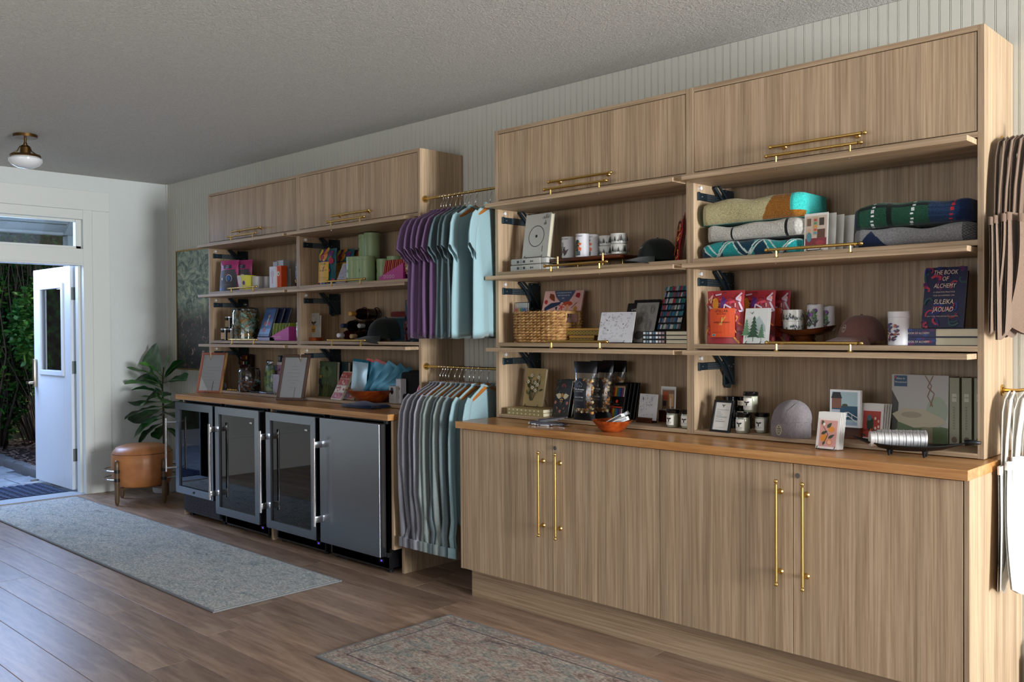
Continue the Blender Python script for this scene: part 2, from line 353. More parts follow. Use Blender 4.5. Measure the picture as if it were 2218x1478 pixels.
# mulch chips, low ground cover
b = M()
for i in range(1500):
    x = random.uniform(-12.2, -8.6); v = random.random()**1.3; y = -.6+v*1.6; z = .0+.06*v+.06*v
    a = random.uniform(0, 3.14); l = random.uniform(.012, .03); q = Vector((math.cos(a), math.sin(a), random.uniform(-.4, .4)))*l; n = Vector((-math.sin(a), math.cos(a), .3))*l*.4
    c = Vector((x, y, z+.02)); vs_ = [b.b.verts.new(c+q+n), b.b.verts.new(c-q+n), b.b.verts.new(c-q-n), b.b.verts.new(c+q-n)]; b.b.faces.new(vs_)
o = part('mulch', b, mat('mulch_chips', '6b564c', .9), recalc=False); o['kind'] = 'stuff'; tag(o, 'brown bark mulch scattered on the bed under the hedge', 'mulch')
for i in range(12):
    m = M().box(-.15, .15, -.05, .05, -.06, .05, .018)
    for v in m.b.verts: v.co += Vector((random.uniform(-.008, .008),)*3)
    o = part('edging_stone', m, mat('edging_stone', '5b5a5c', .9), pv, smooth=40); o.location = (-8.75-.31*i, -.66+.012*i, .01)
    o.rotation_euler = (0, 0, random.uniform(-.04, .04))
LEAFG = mat('hedge_leaf', None, .35, build=lambda nt, b: nt.links.new(noise_ramp(nt, (3, 3, 3), [(.3, '1d4a1c'), (.5, '35702c'), (.7, '7d9a3a')], detail=2)[1].outputs[0], b.inputs['Base Color']))
def leafcloud(cx, cy, cz, rx, ry, rz, n, lmin=.035, lmax=.075):
    b = M()
    for i in range(n):
        d = Vector((random.gauss(0, 1), random.gauss(0, 1), random.gauss(0, 1))).normalized()*(random.random()**.35)
        c = Vector((cx+d.x*rx, cy+d.y*ry, max(.06, cz+d.z*rz))); l = random.uniform(lmin, lmax)
        a = Vector((random.gauss(0, 1), random.gauss(0, 1), random.gauss(0, .5))).normalized(); s_ = a.cross(Vector((random.gauss(0, 1), random.gauss(0, 1), 2))).normalized()
        pts = [c, c+a*l*.35+s_*l*.27, c+a*l*.7+s_*l*.22, c+a*l, c+a*l*.7-s_*l*.22, c+a*l*.35-s_*l*.27]
        b.b.faces.new([b.b.verts.new(p) for p in pts])
    return b
bushes = [(-10.1, -.02, .62, .42, .34, .48, 'low leafy shrub bending over the edging stones'), (-10.9, .12, 1.45, .75, .52, .62, 'broad green shrub at door height in the hedge'), (-11.9, -.30, 1.30, .45, .5, 1.25, 'bushy green shrub deepest in the gap left of the door leaf'),
          (-11.6, .25, 2.75, 1.0, .9, .62, 'leafy hedge crown showing through the transom window'), (-9.75, .62, 1.6, .55, .42, 1.45, 'sunlit shrub behind the open door leaf')]
for (cx, cy, cz, rx, ry, rz, lab) in bushes:
    t = thing('hedge_shrub', lab, 'shrub', (cx, cy, 0)); t['group'] = ''; del t['group']; n = int(9000*rx*rz/.7)
    part('foliage', leafcloud(cx, cy, cz, rx, ry, rz, n, .045, .10), LEAFG, t, world=True, kind='stuff', recalc=False)
    m = M()
    for k in range(60):
        x = cx+random.uniform(-.8, .8)*rx; y = cy+random.uniform(-.6, .6)*ry; p = [Vector((cx+(x-cx)*.4, cy+(y-cy)*.4, 0))]
        for j in range(6): p.append(p[-1]+Vector(((x-cx)*.16+random.uniform(-.09, .09), (y-cy)*.16+random.uniform(-.09, .09), (cz+rz*.8)/6)))
        r_ = random.choice((.005, .008, .016)); m.tube(p, r_, 5, rf=lambda i, r_=r_: r_*(1-.12*i))
    part('branches', m, mat('hedge_bark', '57453a', .9), t, world=True, kind='stuff', smooth=1)
# porch: beam boards, bracket and column
pb = thing('porch_roof', 'white boarded porch beam and post outside the transom window', 'porch', (-9.9, -.4, 2.2))
PW = mat('porch_white', 'b9b8b4', .6)
for z0, z1, xx in ((2.39, 2.47, -9.62), (2.475, 2.58, -9.60), (2.585, 2.72, -9.58)): part('beam_board', M().box(xx-.03, xx, -5.5, .0, z0, z1, .004), PW, pb, world=True)
part('gutter_rail', M().box(-9.66, -9.56, -5.5, -.1, 2.36, 2.39, .006), PW, pb, world=True)
part('roof_deck', M().box(-9.6, -8.2, -5.5, 1.0, 2.74, 2.78), PW, pb, world=True)
part('bracket', M().prism([(-9.62, 2.36), (-9.56, 2.36), (-9.02, 2.72), (-9.10, 2.72)], -.33, -.26), PW, pb, world=True)
part('post', M().box(-9.68, -9.54, -.30, -.17, 0, 2.36, .01).box(-9.70, -9.52, -.32, -.15, 2.1, 2.13, .004).box(-9.70, -9.52, -.32, -.15, 2.16, 2.19, .004), PW, pb, world=True)
# door mat
mt = thing('door_mat', 'dark blue ribbed rubber mat in the open doorway', 'doormat', (-8.55, -1.25, .0))
part('mat_base', M().box(-8.87, -8.22, -1.8, -.80, -.018, .002, .003), mat('mat_rubber', '1e2940', .8), mt, world=True)
m = M()
for i in range(26):
    for j in range(14): m.box(-8.86+i*.0248, -8.846+i*.0248, -1.79+j*.07+(i % 2)*.02, -1.745+j*.07+(i % 2)*.02, .002, .011, .002)
part('mat_rib', m, mat('mat_rib', '2c3c5c', .7), mt, world=True, kind='stuff')

# ------------------------------------------------ furniture
XL, XM, XR, DT, ZT = -3.436, -2.2185, -1.0144, .343, 2.4454
CZ1, CT = .914, .035
def bar(L, horiz=True, n=10):
    """bar handle: rod with a ball at each end; local: along x, standing off in -y by .035"""
    m = M(); m.frustum((-L/2+.012, -.035, 0), (L/2-.012, -.035, 0), .0062, n=14)
    for s_ in (-1, 1):
        m.frustum((s_*(L/2-.014), -.035, 0), (s_*(L/2-.006), -.035, 0), .004, n=10); m.ball((s_*(L/2), -.035, 0), .0085)
        m.frustum((s_*(L/2-.014), -.035, 0), (s_*(L/2-.012), -.035, 0), .0072, n=14)
        m.frustum((s_*L*.39, -.035, 0), (s_*L*.39, -.004, 0), .0045, n=10); m.frustum((s_*L*.39, -.006, 0), (s_*L*.39, 0, 0), .0085, .012, n=16)
    return m
HME = bpy.data.meshes.new('handle'); _m = bar(.39); _m.b.to_mesh(HME); _m.b.free(); HME.materials.append(BRASS)
for p in HME.polygons: p.use_smooth = True
HME.set_sharp_from_angle(angle=R(35))
def handle(parent, loc, rot=(0, 0, 0)):
    o = bpy.data.objects.new('handle', HME); col.objects.link(o); o.parent = parent; o.location = Vector(loc)-root_loc(parent); o.rotation_euler = rot; o['label'] = 'brass bar handle'; return o
def mk(fn):
    me = bpy.data.meshes.new('x'); m = fn(); bmesh.ops.recalc_face_normals(m.b, faces=m.b.faces); m.b.to_mesh(me); m.b.free(); return me
def slide_mesh():     # on a wall facing +x; origin = front top of rail
    m = M(); m.box(0, .006, 0, .30, -.034, 0, .002); m.box(.006, .010, .0, .012, -.036, .002, .001); return m
def slide_mesh2():
    m = M()
    for i in range(18): m.box(.006, .009, .075+.011*i, .082+.011*i, -.012, -.004); m.box(.006, .009, .075+.011*i, .082+.011*i, -.022, -.014); m.box(.006, .009, .075+.011*i, .082+.011*i, -.032, -.024)
    m.ball((.008, .03, -.017), .0035, 8); return m
def plate_mesh():
    m = M(); m.box(0, .012, .235, .325, -.115, .028, .002); m.tube([(.014, .15, .03), (.02, .2, -.02), (.024, .27, -.11)], .008, 6); m.tube([(.030, .16, .035), (.034, .21, -.01), (.034, .28, -.105)], .006, 6)
    m.frustum((.012, .25, -.115), (.03, .25, -.115), .012, n=10)
    return m
def dots_mesh():
    m = M()
    for a_, b_ in ((.25, .02), (.31, .02), (.25, -.02), (.27, -.025), (.29, -.03), (.31, -.02), (.27, -.1), (.15, .034), (.17, .036)): m.ball((.014, a_, b_), .0032, 8)
    return m
def knob_mesh(): return M().frustum((0, 0, 0), (.012, 0, 0), .0085, n=16).frustum((.012, 0, 0), (.014, 0, 0), .003, n=8)
HWM = [(mk(slide_mesh), 'slide_rail', HW, (0, .027, -.005)), (mk(slide_mesh2), 'ball_bearing_strip', HWL, (0, .027, -.005)), (mk(plate_mesh), 'pivot_bracket', HW, (0, .0, 0)), (mk(dots_mesh), 'screws', CHROME, (0, 0, 0)), (mk(knob_mesh), 'bumper', mat('white_bumper', 'e4e6ea', .4), (0, .045, .014))]
for me, n, ma, off in HWM:
    me.materials.append(ma); me.name = n
    if n in ('bumper', 'pivot_bracket', 'screws'):
        for p in me.polygons: p.use_smooth = True
        me.set_sharp_from_angle(angle=R(40))
def hardware(parent, x, ztop, mirror=False):
    for me, n, ma, off in HWM:
        if mirror and n != 'slide_rail': continue
        o = bpy.data.objects.new(n, me); col.objects.link(o); o.parent = parent
        o.location = Vector((x, -DT+off[1], ztop-.035+off[2]))-root_loc(parent)
        if n in ('ball_bearing_strip', 'screws'): o['kind'] = 'stuff'
        if mirror: o.scale = (-1, 1, 1)

LEV = (.914, 1.295, 1.671, 2.051)      # bottoms of base board and shelves
T_ = .020
def hutch(label, xa, xb, xc):
    """tall shelf unit: two columns, each one closed flap door above three open flap compartments"""
    h = thing('shelf_hutch', label, 'cabinet', ((xa+xc)/2, -DT/2, CZ1)); W = dict(parent=h, world=True)
    for x0, x1 in ((xa, xa+.022), (xc-.022, xc)): part('side_panel', M().box(x0, x1, -DT, -.004, CZ1+.002, ZT, .0008), OAKV, **W)
    part('divider', M().box(xb-.0195, xb-.0003, -DT, -.02, CZ1+.002, ZT, .0008).box(xb+.0003, xb+.0195, -DT, -.02, CZ1+.002, ZT, .0008), OAKV, **W)
    part('back_panel', M().box(xa+.022, xc-.022, -.02, -.006, CZ1+.004, ZT-.02), OAKV, **W)
    part('top_panel', M().box(xa+.022, xb-.02, -DT, -.006, ZT-.02, ZT, .0008).box(xb+.02, xc-.022, -DT, -.006, ZT-.02, ZT, .0008), OAKH, **W)
    for (x0, x1) in ((xa+.022, xb-.0195), (xb+.0195, xc-.022)):
        for i, z in enumerate(LEV): part('shelf', M().box(x0, x1, -DT, -.02, z+(.003 if i == 0 else 0), z+T_, .0008), OAKH, **W)
        d = part('flap_door', M().box(x0+.003, x1-.003, -DT+.001, -DT+.020, LEV[3]+T_+.003, ZT-.023, .0008), OAKV, label='closed flap door', **W)
        xm = (x0+x1)/2; handle(d, (xm+.0, -DT+.001, 2.122))
        for z in (LEV[1], LEV[2], LEV[3]):
            zt = z-.006
            d = part('flap_door', M().box(x0+.003, x1-.003, -.445, -.10, zt-.0195, zt, .0008), OAKH, label='opened flap door slid back under the shelf', **W)
            handle(d, (xm, -.412, zt), (R(-90), 0, 0))
            part('screw', M().ball((xm-.152, -.412, zt-.0195), .004, 8).ball((xm+.152, -.412, zt-.0195), .004, 8), CHROME, d, world=True)
            hardware(h, x0, zt-.018)
            hardware(h, x1, zt-.018, True)
    return h
hutch('tall oak shelf unit above the long handled cupboards on the right', XL, XM, XR)
LXL, LXM, LXR = -6.578, -5.330, -4.050
hutch('tall oak shelf unit above the row of fridges on the left', LXL, LXM, LXR)
# base cupboards right
bc = thing('base_cabinet', 'long oak base cabinet with four brass-handled doors', 'cabinet', (-2.21, -.3, 0)); W = dict(parent=bc, world=True)
CL, CR = -3.449, -.979
for x0, x1 in ((-3.437, -3.418), (-.998, -.981)): part('side_panel', M().box(x0, x1, -.608, -.004, .154 if x0 < -2 else .0, CZ1-CT, .0008), OAKV, **W)
part('carcass', M().box(-3.418, -.998, -.586, -.004, .158, CZ1-CT-.002), mat('dark_carcass', '2a1d14', .7), **W)
part('toe_kick', M().box(-3.419, -.998, -.547, -.53, 0, .154), OAKH, label='recessed toe kick', **W)
DX = (-3.4155, -2.803, -2.2015, -1.6, -1.0)
for i in range(4):
    d = part('door', M().box(DX[i]+.0015, DX[i+1]-.0015, -.6095, -.590, .156, CZ1-CT-.005, .0008), OAKV, **W)
    hx = (-2.862, -2.757, -1.652, -1.547)[i]; hdl = handle(d, (hx, -.6095, .611), (0, R(90), 0))
    if i in (1, 3): part('lock', M().frustum((DX[i]+.021, -.609, .831), (DX[i]+.021, -.616, .831), .0095, n=18).frustum((DX[i]+.021, -.616, .831), (DX[i]+.021, -.6165, .831), .004, n=8), CHROME, d, world=True, smooth=40)
wt = part('worktop', M().box(CL, CR, -.6306, -.005, CZ1-CT, CZ1, .0012), COUNTER); tag(wt, 'butcher block worktop on the long base cabinet', 'worktop')
LCL, LCR = -6.558, -4.002
wt = part('worktop', M().box(LCL, LCR, -.632, -.005, CZ1-CT, CZ1, .0012), COUNTER); tag(wt, 'butcher block worktop above the four fridges', 'worktop')
# carcass around the fridges
fh = thing('fridge_housing', 'oak housing panels around the row of fridges', 'cabinet', (-5.2, -.3, 0)); W = dict(parent=fh, world=True)
part('end_panel', M().box(-4.030, -4.010, -.588, -.004, .147, CZ1-CT, .0008).box(-4.030, -4.010, -.515, -.004, 0, .147), OAKV, **W)
part('middle_panel', M().box(-5.325, -5.305, -.57, -.004, 0, CZ1-CT, .0008), OAKV, **W)
part('far_panel', M().box(-6.556, -6.540, -.57, -.004, 0, CZ1-CT, .0008), OAKV, **W)

def fridge(label, x0, x1, kind):
    t = thing('under_counter_fridge', label, 'fridge', ((x0+x1)/2, -.3, 0)); W = dict(parent=t, world=True)
    yb, yf, zb, zt = -.60, -.648, (.185 if kind == 'wine' else .105), .858
    bodym = M().box(x0+.005, x0+.02, -.575, -.03, .03, .872).box(x1-.02, x1-.005, -.575, -.03, .03, .872).box(x0+.02, x1-.02, -.575, -.03, .03, zb-.01).box(x0+.02, x1-.02, -.575, -.03, .862, .872).box(x0+.02, x1-.02, -.05, -.03, .03, .872)
    part('body', bodym, mat('fridge_black', '0a0b10', .35), **W)
    for fx in (x0+.04, x1-.04): part('foot', M().frustum((fx, -.54, 0), (fx, -.54, .03), .016, n=10), BLACK, **W)
    if kind == 'wine':
        part('grille', M().box(x0+.03, x1-.005, -.60, -.575, .045, .175, .003), mat('grille_grey', '2b2e38', .45, .3), **W)
        m = M()
        for i in range(6):
            for j in range(10): m.box(x0+.05+j*.05+(i % 2)*.012, x0+.083+j*.05+(i % 2)*.012, -.6015, -.599, .055+i*.019, .061+i*.019)
        part('grille_slots', m, BLACK, **W)
    else:
        part('kick_panel', M().box(x0+.02, x1-.01, -.575, -.555, .02, zb-.012), mat('kick_black', '08080d', .3), **W)
        dsp = part('display', M().box(x1-.10, x1-.06, -.5765, -.574, .055, .075), BLACK, **W)
        Art(.03, .014).text('.38', 0, .002, .013, '8c6cff').front(dsp, y=0, x=0, z=0, name='display_digits', ma=mat('led_violet', '6c50ff', .4, emit='6a48ff', es=2.5)).location = Vector((x1-.08, -.577, .058))-root_loc(dsp)
    if kind == 'solid':
        d = part('door', M().box(x0, x1, yf, yb, zb, zt, .003), STEEL, **W)
        part('hinge', M().box(x1-.02, x1+.012, -.60, -.572, .855, .875, .001), BLACK, **W); part('hinge', M().box(x1-.02, x1+.012, -.60, -.572, .10, .125, .001), BLACK, **W)
        hx = x0+.026
    else:
        fw = .052; f = M()
        # mitred frame
        def bev(a, b2, c, d_):  # outer/inner quads extruded
            vs2 = [(p[0], yf, p[1]) for p in (a, b2, c, d_)]; vb = [(p[0], yb, p[1]) for p in (a, b2, c, d_)]
            v = [f.b.verts.new(p) for p in vs2+vb]
            for q in ((0, 1, 2, 3), (7, 6, 5, 4), (0, 4, 5, 1), (1, 5, 6, 2), (2, 6, 7, 3), (3, 7, 4, 0)): f.b.faces.new([v[k] for k in q])
        g = .0006
        bev((x0+g, zt), (x1-g, zt), (x1-fw-g, zt-fw), (x0+fw+g, zt-fw)); bev((x0+g, zb), (x0+fw+g, zb+fw), (x1-fw-g, zb+fw), (x1-g, zb))
        bev((x0, zb+g), (x0, zt-g), (x0+fw, zt-fw-g), (x0+fw, zb+fw+g)); bev((x1, zb+g), (x1-fw, zb+fw+g), (x1-fw, zt-fw-g), (x1, zt-g))
        d = part('door', f, STEEL, **W)
        part('door_pane', M().box(x0+fw-.004, x1-fw+.004, yf+.012, yf+.016, zb+fw-.004, zt-fw+.004), FGLASS if kind == 'wine' else FGLASSD, d, world=True)
        part('gasket', M().box(x0+fw-.004, x0+fw+.012, yf+.018, yb, zb+fw, zt-fw).box(x1-fw-.012, x1-fw+.004, yf+.018, yb, zb+fw, zt-fw), mat('pale_gasket', '9fb6c2', .5), d, world=True)
        hx = x0+.026
        if kind == 'wine':
            for i, z in enumerate((.80, .715, .635, .485, .40, .32, .255)):
                part('wine_rack', M().box(x0+.05, x1-.03, -.565, -.55, z-.020, z, .002), mat('rack_front', '9aa4b0', .35, .8), **W)
                for k in range(4 if i < 3 else 0):
                    bx = x0+.12+k*.11; bt = part('wine_bottle', M().frustum((bx, -.54, z+.022), (bx, -.40, z+.024), .014, .016, n=10).frustum((bx, -.40, z+.03), (bx, -.15, z+.03), .036, n=12), mat('dark_bottle', '24140e', .15), t, world=True, smooth=1)
            part('control_panel', M().box(x0+.05, x1-.03, -.565, -.54, .51, .575, .003), BLACK, **W)
            cp = part('led', M().box(x0+.26, x0+.33, -.567, -.5655, .55, .565), mat('led_violet', '6c50ff', .4, emit='6a48ff', es=2.5), **W)
            part('door_lock', M().frustum((x0+.28, yf, zb+.025), (x0+.28, yf-.004, zb+.025), .009, n=14), BLACK, d, world=True)
            part('lock_knob', M().frustum((x1-.13, -.60, .80), (x1-.13, -.612, .80), .014, n=16), CHROME, **W)
        else:
            for z in (.30, .46, .62): part('wire_shelf', M().box(x0+.03, x1-.03, -.5, -.06, z, z+.004).box(x0+.03, x1-.03, -.505, -.5, z-.004, z+.008), mat('shelf_chrome', '8d98a4', .3, .8), **W)
            random.seed(int(-x0*100))
            for z in (.305, .465, .625):
                for k in range(4):
                    if random.random() < .75:
                        bx = x0+.12+k*.11; part('drink_can', M().frustum((bx, -.4, z), (bx, -.4, z+.11), .028, n=14), mat('can%d' % k, ('3f6f73', '5a7d4a', '8a5a50', '7c7f88')[k], .4), t, world=True, smooth=40)
            part('door_badge', M().box(x1-.13, x1-.10, yf+.010, yf+.0115, .765, .775), SILVER, d, world=True)
    # handle
    z0, z1 = (.34, .74) if kind == 'wine' else (.21, .74)
    if kind == 'wine':
        part('handle', M().frustum((x0-.02, -.712, z0), (x0-.02, -.712, z1), .0075, n=14).frustum((x0-.02, -.712, z0+.03), (x0+.02, yf, z0+.03), .005, n=8).frustum((x0-.02, -.712, z1-.03), (x0+.02, yf, z1-.03), .005, n=8), CHROME, d, world=True, smooth=40)
    else:
        part('handle', M().frustum((hx-.004, -.702, z0), (hx-.004, -.702, z1), .0095, n=16).box(hx-.012, hx+.006, -.70, yf, z0+.02, z0+.06, .002).box(hx-.012, hx+.006, -.70, yf, z1-.06, z1-.02, .002), CHROME, d, world=True, smooth=40)
    return t
FX = [(-6.528, -5.962), (-5.926, -5.345), (-5.256, -4.690), (-4.645, -4.062)]
f1 = fridge('narrow wine fridge with clear door and wooden racks, farthest left', *FX[0], 'wine')
f2 = fridge('dark glass-door fridge beside the wine fridge', *FX[1], 'glass')
f3 = fridge('dark glass-door fridge beside the solid steel one', *FX[2], 'glass')
f4 = fridge('solid stainless steel door fridge at the right end of the row', *FX[3], 'solid')

# rails between the units
for z, lab in ((2.150, 'upper brass clothes rail between the two shelf units'), (1.172, 'lower brass clothes rail between the two shelf units')):
    t = thing('clothes_rail', lab, 'rail', (-3.74, -.31, z)); part('rail', M().frustum((LXR, -.31, z), (XL, -.31, z), .0075, n=14), BRASS, t, world=True, smooth=40)
    for x0, s_ in ((LXR, 1), (XL, -1)): part('flange', M().frustum((x0, -.31, z), (x0+s_*.01, -.31, z), .02, n=18), BRASS, t, world=True, smooth=40)
# ceiling lamp
lp = thing('ceiling_light', 'brass ceiling light with opal glass bowl near the door', 'ceiling light', (-6.62, -1.635, CZ))
part('canopy', M().lathe([(.001, 0), (.075, 0), (.075, -.02), (.001, -.022)]), DBRASS, lp, smooth=35)
part('stem', M().frustum((0, 0, -.02), (0, 0, -.08), .008).lathe([(.01, -.055), (.013, -.06), (.01, -.07)]), DBRASS, lp, smooth=35)
part('socket', M().lathe([(.012, -.075), (.03, -.085), (.034, -.13), (.03, -.135)]), DBRASS, lp, smooth=35)
m = M()
for k in range(3):
    a = k*2.094+.5; m.tube([(math.cos(a)*.012, math.sin(a)*.012, -.07), (math.cos(a)*.035, math.sin(a)*.035, -.085), (math.cos(a)*.05, math.sin(a)*.05, -.115), (math.cos(a)*.088, math.sin(a)*.088, -.138)], .004, 6)
part('scroll_arm', m, DBRASS, lp, smooth=1)
part('rim', M().lathe([(.05, -.132), (.092, -.136), (.097, -.146), (.092, -.152), (.05, -.148)]), DBRASS, lp, smooth=35)
part('glass_bowl', M().lathe([(.05, -.145), (.088, -.15), (.104, -.165), (.103, -.182), (.085, -.205), (.05, -.222), (.001, -.228)], n=32), mat('opal_glass', 'e6e7ea', .12), lp, smooth=35)
# rugs
def rugmat(key, stops, s2):
    def bd(nt, b):
        n, r = noise_ramp(nt, (7, 14, 7), stops, detail=9, rough=.75, dist=.8); n2, r2 = noise_ramp(nt, (60, 140, 60), [(.3, (150, 150, 150)), (.7, (255, 255, 255))], detail=3)
        n3, r3 = noise_ramp(nt, (2.6, 5, 3), s2, detail=6, rough=.7, dist=1.2)
        a = nt.nodes.new('ShaderNodeMix'); a.data_type = 'RGBA'; a.inputs[0].default_value = .4; nt.links.new(r.outputs[0], a.inputs[6]); nt.links.new(r3.outputs[0], a.inputs[7])
        c = nt.nodes.new('ShaderNodeMix'); c.data_type = 'RGBA'; c.blend_type = 'MULTIPLY'; c.inputs[0].default_value = .9; nt.links.new(a.outputs[2], c.inputs[6]); nt.links.new(r2.outputs[0], c.inputs[7])
        nt.links.new(c.outputs[2], b.inputs['Base Color']); bump(nt, b, n2.outputs['Fac'], .6, .004)
    return mat(key, None, .95, spec=.1, build=bd)
RUG1 = rugmat('runner_pile_pale', [(.32, '4e5a60'), (.42, 'b0b8b6'), (.5, 'dcd9d0'), (.58, 'a7b9bb'), (.66, 'd2c6c4'), (.75, '8f9fae')], [(.3, '5c7676'), (.45, 'c9cdca'), (.6, 'e0dcd4'), (.75, 'b6968e')])
RUG2 = rugmat('runner_pile_rose', [(.3, '32444c'), (.42, '8a6a68'), (.5, 'c6b6a8'), (.58, '6a8a8a'), (.68, 'b48c84'), (.78, '4a566a')], [(.3, '54757a'), (.45, 'b7a296'), (.6, 'd3c6b8'), (.72, '94605c')])
for (x0, x1, ma, lab) in ((-7.90, -4.135, RUG1, 'pale blue-grey vintage runner along the fridges'), (-3.255, -.2, RUG2, 'rose and teal vintage runner before the base cabinet')):
    t = thing('runner_rug', lab, 'rug', ((x0+x1)/2, -1.235, 0)); part('pile', M().box(x0+.012, x1-.012, -1.605, -.865, .001, .011, .002), ma, t, world=True)
    part('border', M().box(x0, x1, -1.617, -1.6, .0005, .010, .003).box(x0, x1, -.87, -.853, .0005, .010, .003).box(x0, x0+.014, -1.6, -.87, .0005, .010, .003).box(x1-.014, x1, -1.6, -.87, .0005, .010, .003), mat('rug_binding', '77787a', .9), t, world=True, label='grey bound edge')
    if ma is RUG2:
        a = Art(1, 1)
        for q, c in ((.06, '8d8078'), (.085, '5a5258')):
            a.line([(x0+q, -1.605+q), (x1-q, -1.605+q), (x1-q, -.865-q), (x0+q, -.865-q), (x0+q, -1.605+q)], .006, c)
        o = a.top(t, z=.0112, x=-t.location.x, y=-t.location.y, name='woven_line', ma=PRINTM, eps=.00005)
# ------------------------------------------------ goods: builders
S1, S2, S3 = .9345, 1.3152, 1.6912
rnd = random.uniform
def X(px, py, y): return at(px, py, y=y).x
def ZZ(px, py, y): return at(px, py, y=y).z
def book(label, cx, y, z0, w, h, th, ma, art=None, lean=12, rz=0, name='book', cat='book', group=None, soft=False, pages=CREAM, flat=False):
    """upright (or lying when flat) book, front cover facing -y (lying: up), spine at the left"""
    t = thing(name, label, cat, (cx, y, z0), R(rz), group, R(lean) if not flat else 0)
    c = .0022 if not soft else .0009
    if flat:     # w along x, h along y, spine facing the room
        part('cover', M().box(-w/2, w/2, 0, h, 0, c, .0006).box(-w/2, w/2, 0, h, th-c, th, .0006).box(-w/2, w/2, 0, c, 0, th, .0006), ma, t)
        part('pages', M().box(-w/2+.004, w/2-.004, c, h-.004, c, th-c), pages, t)
        if art: art.front(t, y=0, z=0, name='spine_print')
    else:
        part('cover', M().box(-w/2, w/2, 0, c, 0, h, .0006).box(-w/2, w/2, th-c, th, 0, h, .0006).box(-w/2, -w/2+c, 0, th, 0, h, .0006), ma, t)
        part('pages', M().box(-w/2+c, w/2-.004, c, th-c, .004, h-.004), pages, t)
        if art: art.front(t)
    return t
def card(label, cx, y, z0, w, h, art, lean=14, rz=0, th=.0016, name='greeting_card', cat='card', group=None, edge=WHITEP):
    t = thing(name, label, cat, (cx, y, z0), R(rz), group, R(lean)); part('card_body', M().box(-w/2, w/2, 0, th, 0, h), edge, t)
    if art: art.front(t, name='card_print')
    return t
def easel(label, cx, y, z0, w, rz=0, lean=14, h=.09, group='small black wire display easels'):
    t = thing('display_easel', label, 'easel', (cx, y, z0), R(rz), group); m = M(); a = math.tan(R(lean))
    q = w/2
    m.tube([(-q, -.006, .014), (-q, -.016, .004), (-q*.6, -.018, .003), (0, -.018, .003), (q*.6, -.018, .003), (q, -.016, .004), (q, -.006, .014)], .0016, 6)
    for s_ in (-1, 1): m.tube([(s_*q, -.016, .004), (s_*q*.9, .015, .0018), (s_*q*.7, .015+a*h, h)], .0016, 6); m.tube([(s_*q*.7, .015+a*h, h), (s_*q*.8, .06+a*h, .0018)], .0016, 6)
    part('wire_frame', m, BWIRE, t, smooth=1); return t
def canister(label, cx, y, z0, r, h, ma, art=None, lidh=0, group=None, lidm=None, name='canister', cat='canister', rz=0):
    t = thing(name, label, cat, (cx, y, z0), R(rz), group)
    part('body', M().lathe([(r-.002, 0), (r, .002), (r, h-lidh-.001), (r-.001, h-lidh)], n=28), ma, t, smooth=40)
    if lidh: part('lid', M().lathe([(r+.0008, h-lidh), (r+.0008, h-.002), (r-.001, h)], n=28), lidm or ma, t, smooth=40)
    else: part('cap', M().lathe([(r-.001, h-.001), (r-.002, h)], n=28), ma, t, smooth=40)
    if art: art.wrap(t, r, name='wrap_print')
    return t
def bee(a, x, z, s, c='1c1c1c'):
    a.ell(x, z-.35*s, .18*s, .38*s, c); a.ell(x, z+.12*s, .14*s, .14*s, c)
    for q in (-1, 1): a.leaf(x+q*.08*s, z, .75*s, .42*s, math.pi/2-q*1.15, c)
def jar(label, cx, y, z0, r=.0285, h=.078, wax='e6dfc8', dark=False, group='bee candle jars'):
    t = thing('candle_jar', label, 'candle', (cx, y, z0), R(rnd(-14, -2)), group)
    part('wax', M().lathe([(r-.003, .001), (r-.001, .004), (r-.001, h-.012), (r-.004, h-.010)]), mat('wax_dark' if dark else 'wax_cream', '33302f' if dark else wax, .35), t, smooth=40)
    part('glass', M().lathe([(r-.003, 0), (r, .004), (r, h-.01), (r-.003, h-.004)]), GLASS, t, smooth=40)
    part('lid', M().lathe([(r+.001, h-.008), (r+.0018, h-.006), (r+.0018, h+.006), (r-.001, h+.008)]), mat('gloss_black_lid', '08080c', .12), t, smooth=40)
    a = Art(.05, h)
    a.rect(-.024, .024, .012, h-.018, 'f1eee6')
    if dark: a.text('Aroma', 0, h*.42, .011, '333333', shear=.2)
    else: bee(a, 0, h*.52, .018); a.text('Bee Botanic', 0, h*.30, .0062, '4a4a4a', shear=.2); a.bars(-.012, .012, (h*.22, h*.25), '9a9a96', .0007)
    a.wrap(t, r, name='label'); return t
def pouch(label, cx, y, z0, w, h, bulge, ma, art=None, rz=0, lean=4, name='snack_pouch', cat='pouch', group=None, topw=1.0):
    t = thing(name, label, cat, (cx, y, z0), R(rz), group, R(lean))
    def prof(u, v):
        e = math.sin(math.pi*min(1, max(0, u)))**.6; g = (1-(2*max(0, v-.12)/.88-1)**2)**.5 if v > .12 else .75*(v/.12)**.5*.9 if v > 0 else 0
        g = max(g*.9, (1-v)**.7*.85); g *= min(1, (1-v)*6) if v > .84 else 1
        return bulge*e*g+.0008
    wd = lambda v: w*(topw+(1-topw)*(1-v))*(1-.03*math.sin(v*math.pi))
    m = M(); m.grid(lambda u, v: ((u-.5)*wd(v), -prof(u, v)-.0015*math.sin(u*9+v*14)*(1 if .1 < v < .85 else 0), v*h), 14, 18)
    m.grid(lambda u, v: ((u-.5)*wd(v), prof(u, v)*.8, v*h), 10, 14)
    part('pouch_body', m, ma, t, smooth=1)
    part('top_seal', M().box(-wd(1)/2, wd(1)/2, -.0012, .0012, h-.012, h, .0004), ma, t)
    if art:
        def fn(a, b, e): v = min(1, max(0, b/h)); u = a/wd(v)+.5; return (a, -prof(u, v)-.0022-e, b)
        art.put(t, fn, name='pouch_print')
    return t
